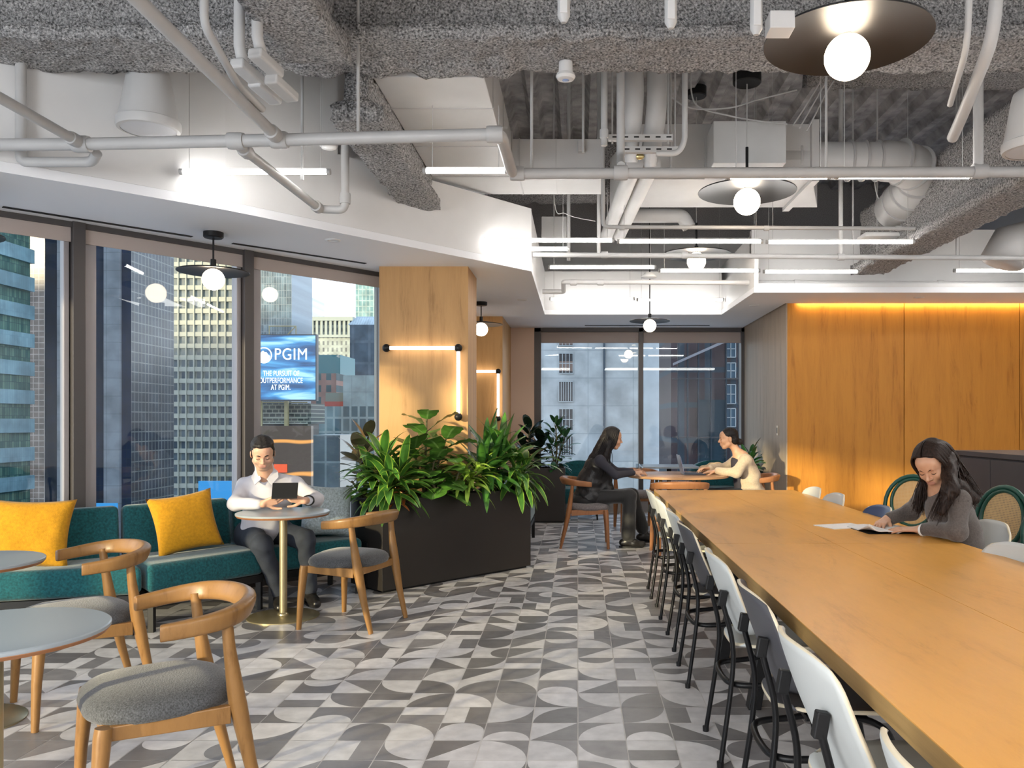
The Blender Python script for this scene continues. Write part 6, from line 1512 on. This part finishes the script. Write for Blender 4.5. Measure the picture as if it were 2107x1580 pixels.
# far window: raw concrete tower with a column of small windows
t = empty('concrete_building', (WX(1210,95), 95, 0)); tag(t, 'raw concrete building filling the left pane of the far window', 'building', 'buildings outside the windows'); ox = t.location.x
M['formwork'] = grid_mat('formed concrete', (.54,.54,.52), (.60,.60,.57), (.43,.44,.43), 5.2, 3.2, .05, 'X', .9)
MB().box(-9, WX(1322,95)-ox, 0, 12, -40, 40).build('wall_slab', M['formwork'], t)
MB().box(WX(1241,95)-ox, WX(1245,95)-ox, -.25, 0, -40, 40).build('wall_joint', mat('dark joint',(.08,.1,.12),.8), t)
M['winframe'] = mat('white window frame', (.55,.57,.56), .6); M['windark'] = mat('window dark', (.05,.045,.045), .4)
for (a_, c_, kind) in ((640,660,0),(690,711,1),(727,768,1),(785,826,2),(841,885,0),(897,936,2),(952,990,0)):
    z1, z0 = WZ(a_,95), WZ(c_,95); x0, x1 = WX(1150,95)-ox, WX(1179,95)-ox
    w_ = MB().box(x0,x1,-.12,.0,z0,z1).build('window', M['windark'], t)
    b = MB(); nx = 4 if kind != 2 else 6
    for i in range(nx+1): xx = x0+(x1-x0)*i/nx; b.box(xx-.035,xx+.035,-.18,-.12,z0,z1)
    for i in range(3 if kind != 2 else 2): zz = z0+(z1-z0)*i/(2 if kind != 2 else 1); b.box(x0,x1,-.18,-.12,zz-.04,zz+.04)
    b.build('window_grid', M['winframe'], w_)
    if kind == 1: MB().box(x0,x1,-.16,-.13,z0+(z1-z0)*.1,z0+(z1-z0)*.6).build('blind', mat('brown blind',(.26,.17,.13),.8), w_)
b = MB((WX(1353,90),91.6,0)); b.lathe([(1.72,-40),(1.72,40)], (WX(1353,90),91.6,0), 32)
tag(b.build('concrete_column', mat('column concrete', (.60,.61,.60), .85, namt=.12, nscale=.5), smooth=True), 'huge round concrete column behind the right pane of the far window', 'column')
# dark glazed building to the right, with steel mullions and a rising beam
t = empty('glazed_building', (WX(1460,60), 60, 0)); tag(t, 'dark glazed building with a slanting steel beam in the right pane', 'building', 'buildings outside the windows'); ox = t.location.x
MB().box(WX(1384,60)-ox, 9, 1.0, 10, -30, 30).build('inner_brick', grid_mat('dark brick and glass', (.06,.04,.045), (.10,.06,.06), (.05,.07,.09), 1.9, 2.6, .2, 'X', .5), t)
for px in (1396, 1415, 1437, 1463, 1494, 1520): MB().box(WX(px-1.3,60)-ox, WX(px+1.3,60)-ox, -.1, .2, -30, 30).build('mullion', mat('steel mullion',(.025,.035,.045),.4), t)
b = MB(); b.hexa([(WX(1385,60)-ox,-.3,WZ(752,60)),(WX(1535,60)-ox,-.3,WZ(686,60)),(WX(1535,60)-ox,.1,WZ(686,60)),(WX(1385,60)-ox,.1,WZ(752,60)),(WX(1385,60)-ox,-.3,WZ(747,60)),(WX(1535,60)-ox,-.3,WZ(680,60)),(WX(1535,60)-ox,.1,WZ(680,60)),(WX(1385,60)-ox,.1,WZ(747,60))]); b.build('slanting_beam', M['mullion_light'], t)
for py in (779, 900): MB().box(WX(1384,60)-ox, 5, -.05, .1, WZ(py+1.5,60), WZ(py-1.5,60)).build('transom', M['windark'], t)
for a_, c_ in ((698,733),(745,778),(790,830),(840,878)):
    z1, z0 = WZ(a_,60), WZ(c_,60); x0, x1 = WX(1498,60)-ox, WX(1518,60)-ox
    w_ = MB().box(x0,x1,.85,1.0,z0,z1).build('window', mat('blue window',(.08,.14,.19),.2), t); b = MB()
    for i in range(3): xx = x0+(x1-x0)*i/2; b.box(xx-.03,xx+.03,.78,.85,z0,z1); zz = z0+(z1-z0)*i/2; b.box(x0,x1,.78,.85,zz-.03,zz+.03)
    b.build('window_grid', M['winframe'], w_)
MB().box(WX(1440,60)-ox, WX(1494,60)-ox, .3, .9, -30, WZ(822,60)).build('dark_tank', mat('dark teal tank',(.012,.035,.05),.4), t)
# street far below, and unseen blocks added to shade the lower city
tag(MB((0,60,-60)).box(-400,400,-100,500,-60.5,-60).build('street', mat('bounce asphalt',(.45,.45,.46),.9)), 'street level far below the windows', 'street', kind='structure')  # street colour lightened to bounce light up to the soffit
bld(-420, -74, -68, -60, -60, 62, M['conc'], 'unseen wide block added behind the camera to shade the city, left of the sunny gap')
bld(-38, 300, -68, -60, -60, 62, M['conc'], 'unseen wide block added behind the camera to shade the city, right of the sunny gap')

# ---------------------------------------------------------------- one object per loose piece, where a part is several pieces
def split_parts(names):
    done = {}
    for o in [o for o in C.objects if o.type == 'MESH' and o.name.split('.')[0] in names]:
        me = o.data
        if me.name not in done:
            bm = bmesh.new(); bm.from_mesh(me); bm.verts.ensure_lookup_table(); seen = set(); isl = []
            for v in bm.verts:
                if v.index in seen: continue
                st = [v]; seen.add(v.index); cur = []
                while st:
                    q = st.pop(); cur.append(q.index)
                    for e in q.link_edges:
                        r = e.other_vert(q)
                        if r.index not in seen: seen.add(r.index); st.append(r)
                isl.append(set(cur))
            bm.free(); out = []
            if len(isl) > 1:
                for s in isl:
                    b2 = bmesh.new(); b2.from_mesh(me); b2.verts.ensure_lookup_table()
                    bmesh.ops.delete(b2, geom=[v for v in b2.verts if v.index not in s], context='VERTS')
                    m2 = bpy.data.meshes.new(me.name); b2.to_mesh(m2); b2.free()
                    for k in me.materials: m2.materials.append(k)
                    out.append(m2)
            done[me.name] = out
        L = done[me.name]
        if L:
            for m2 in L[1:]:
                c = o.copy(); c.data = m2; C.objects.link(c)
            o.data = L[0]
split_parts({'end_cap', 'duct_flange', 'duct_band', 'seam', 'suspension_wire', 'seat_support', 'valve_body', 'under_rail', 'duct_body'})
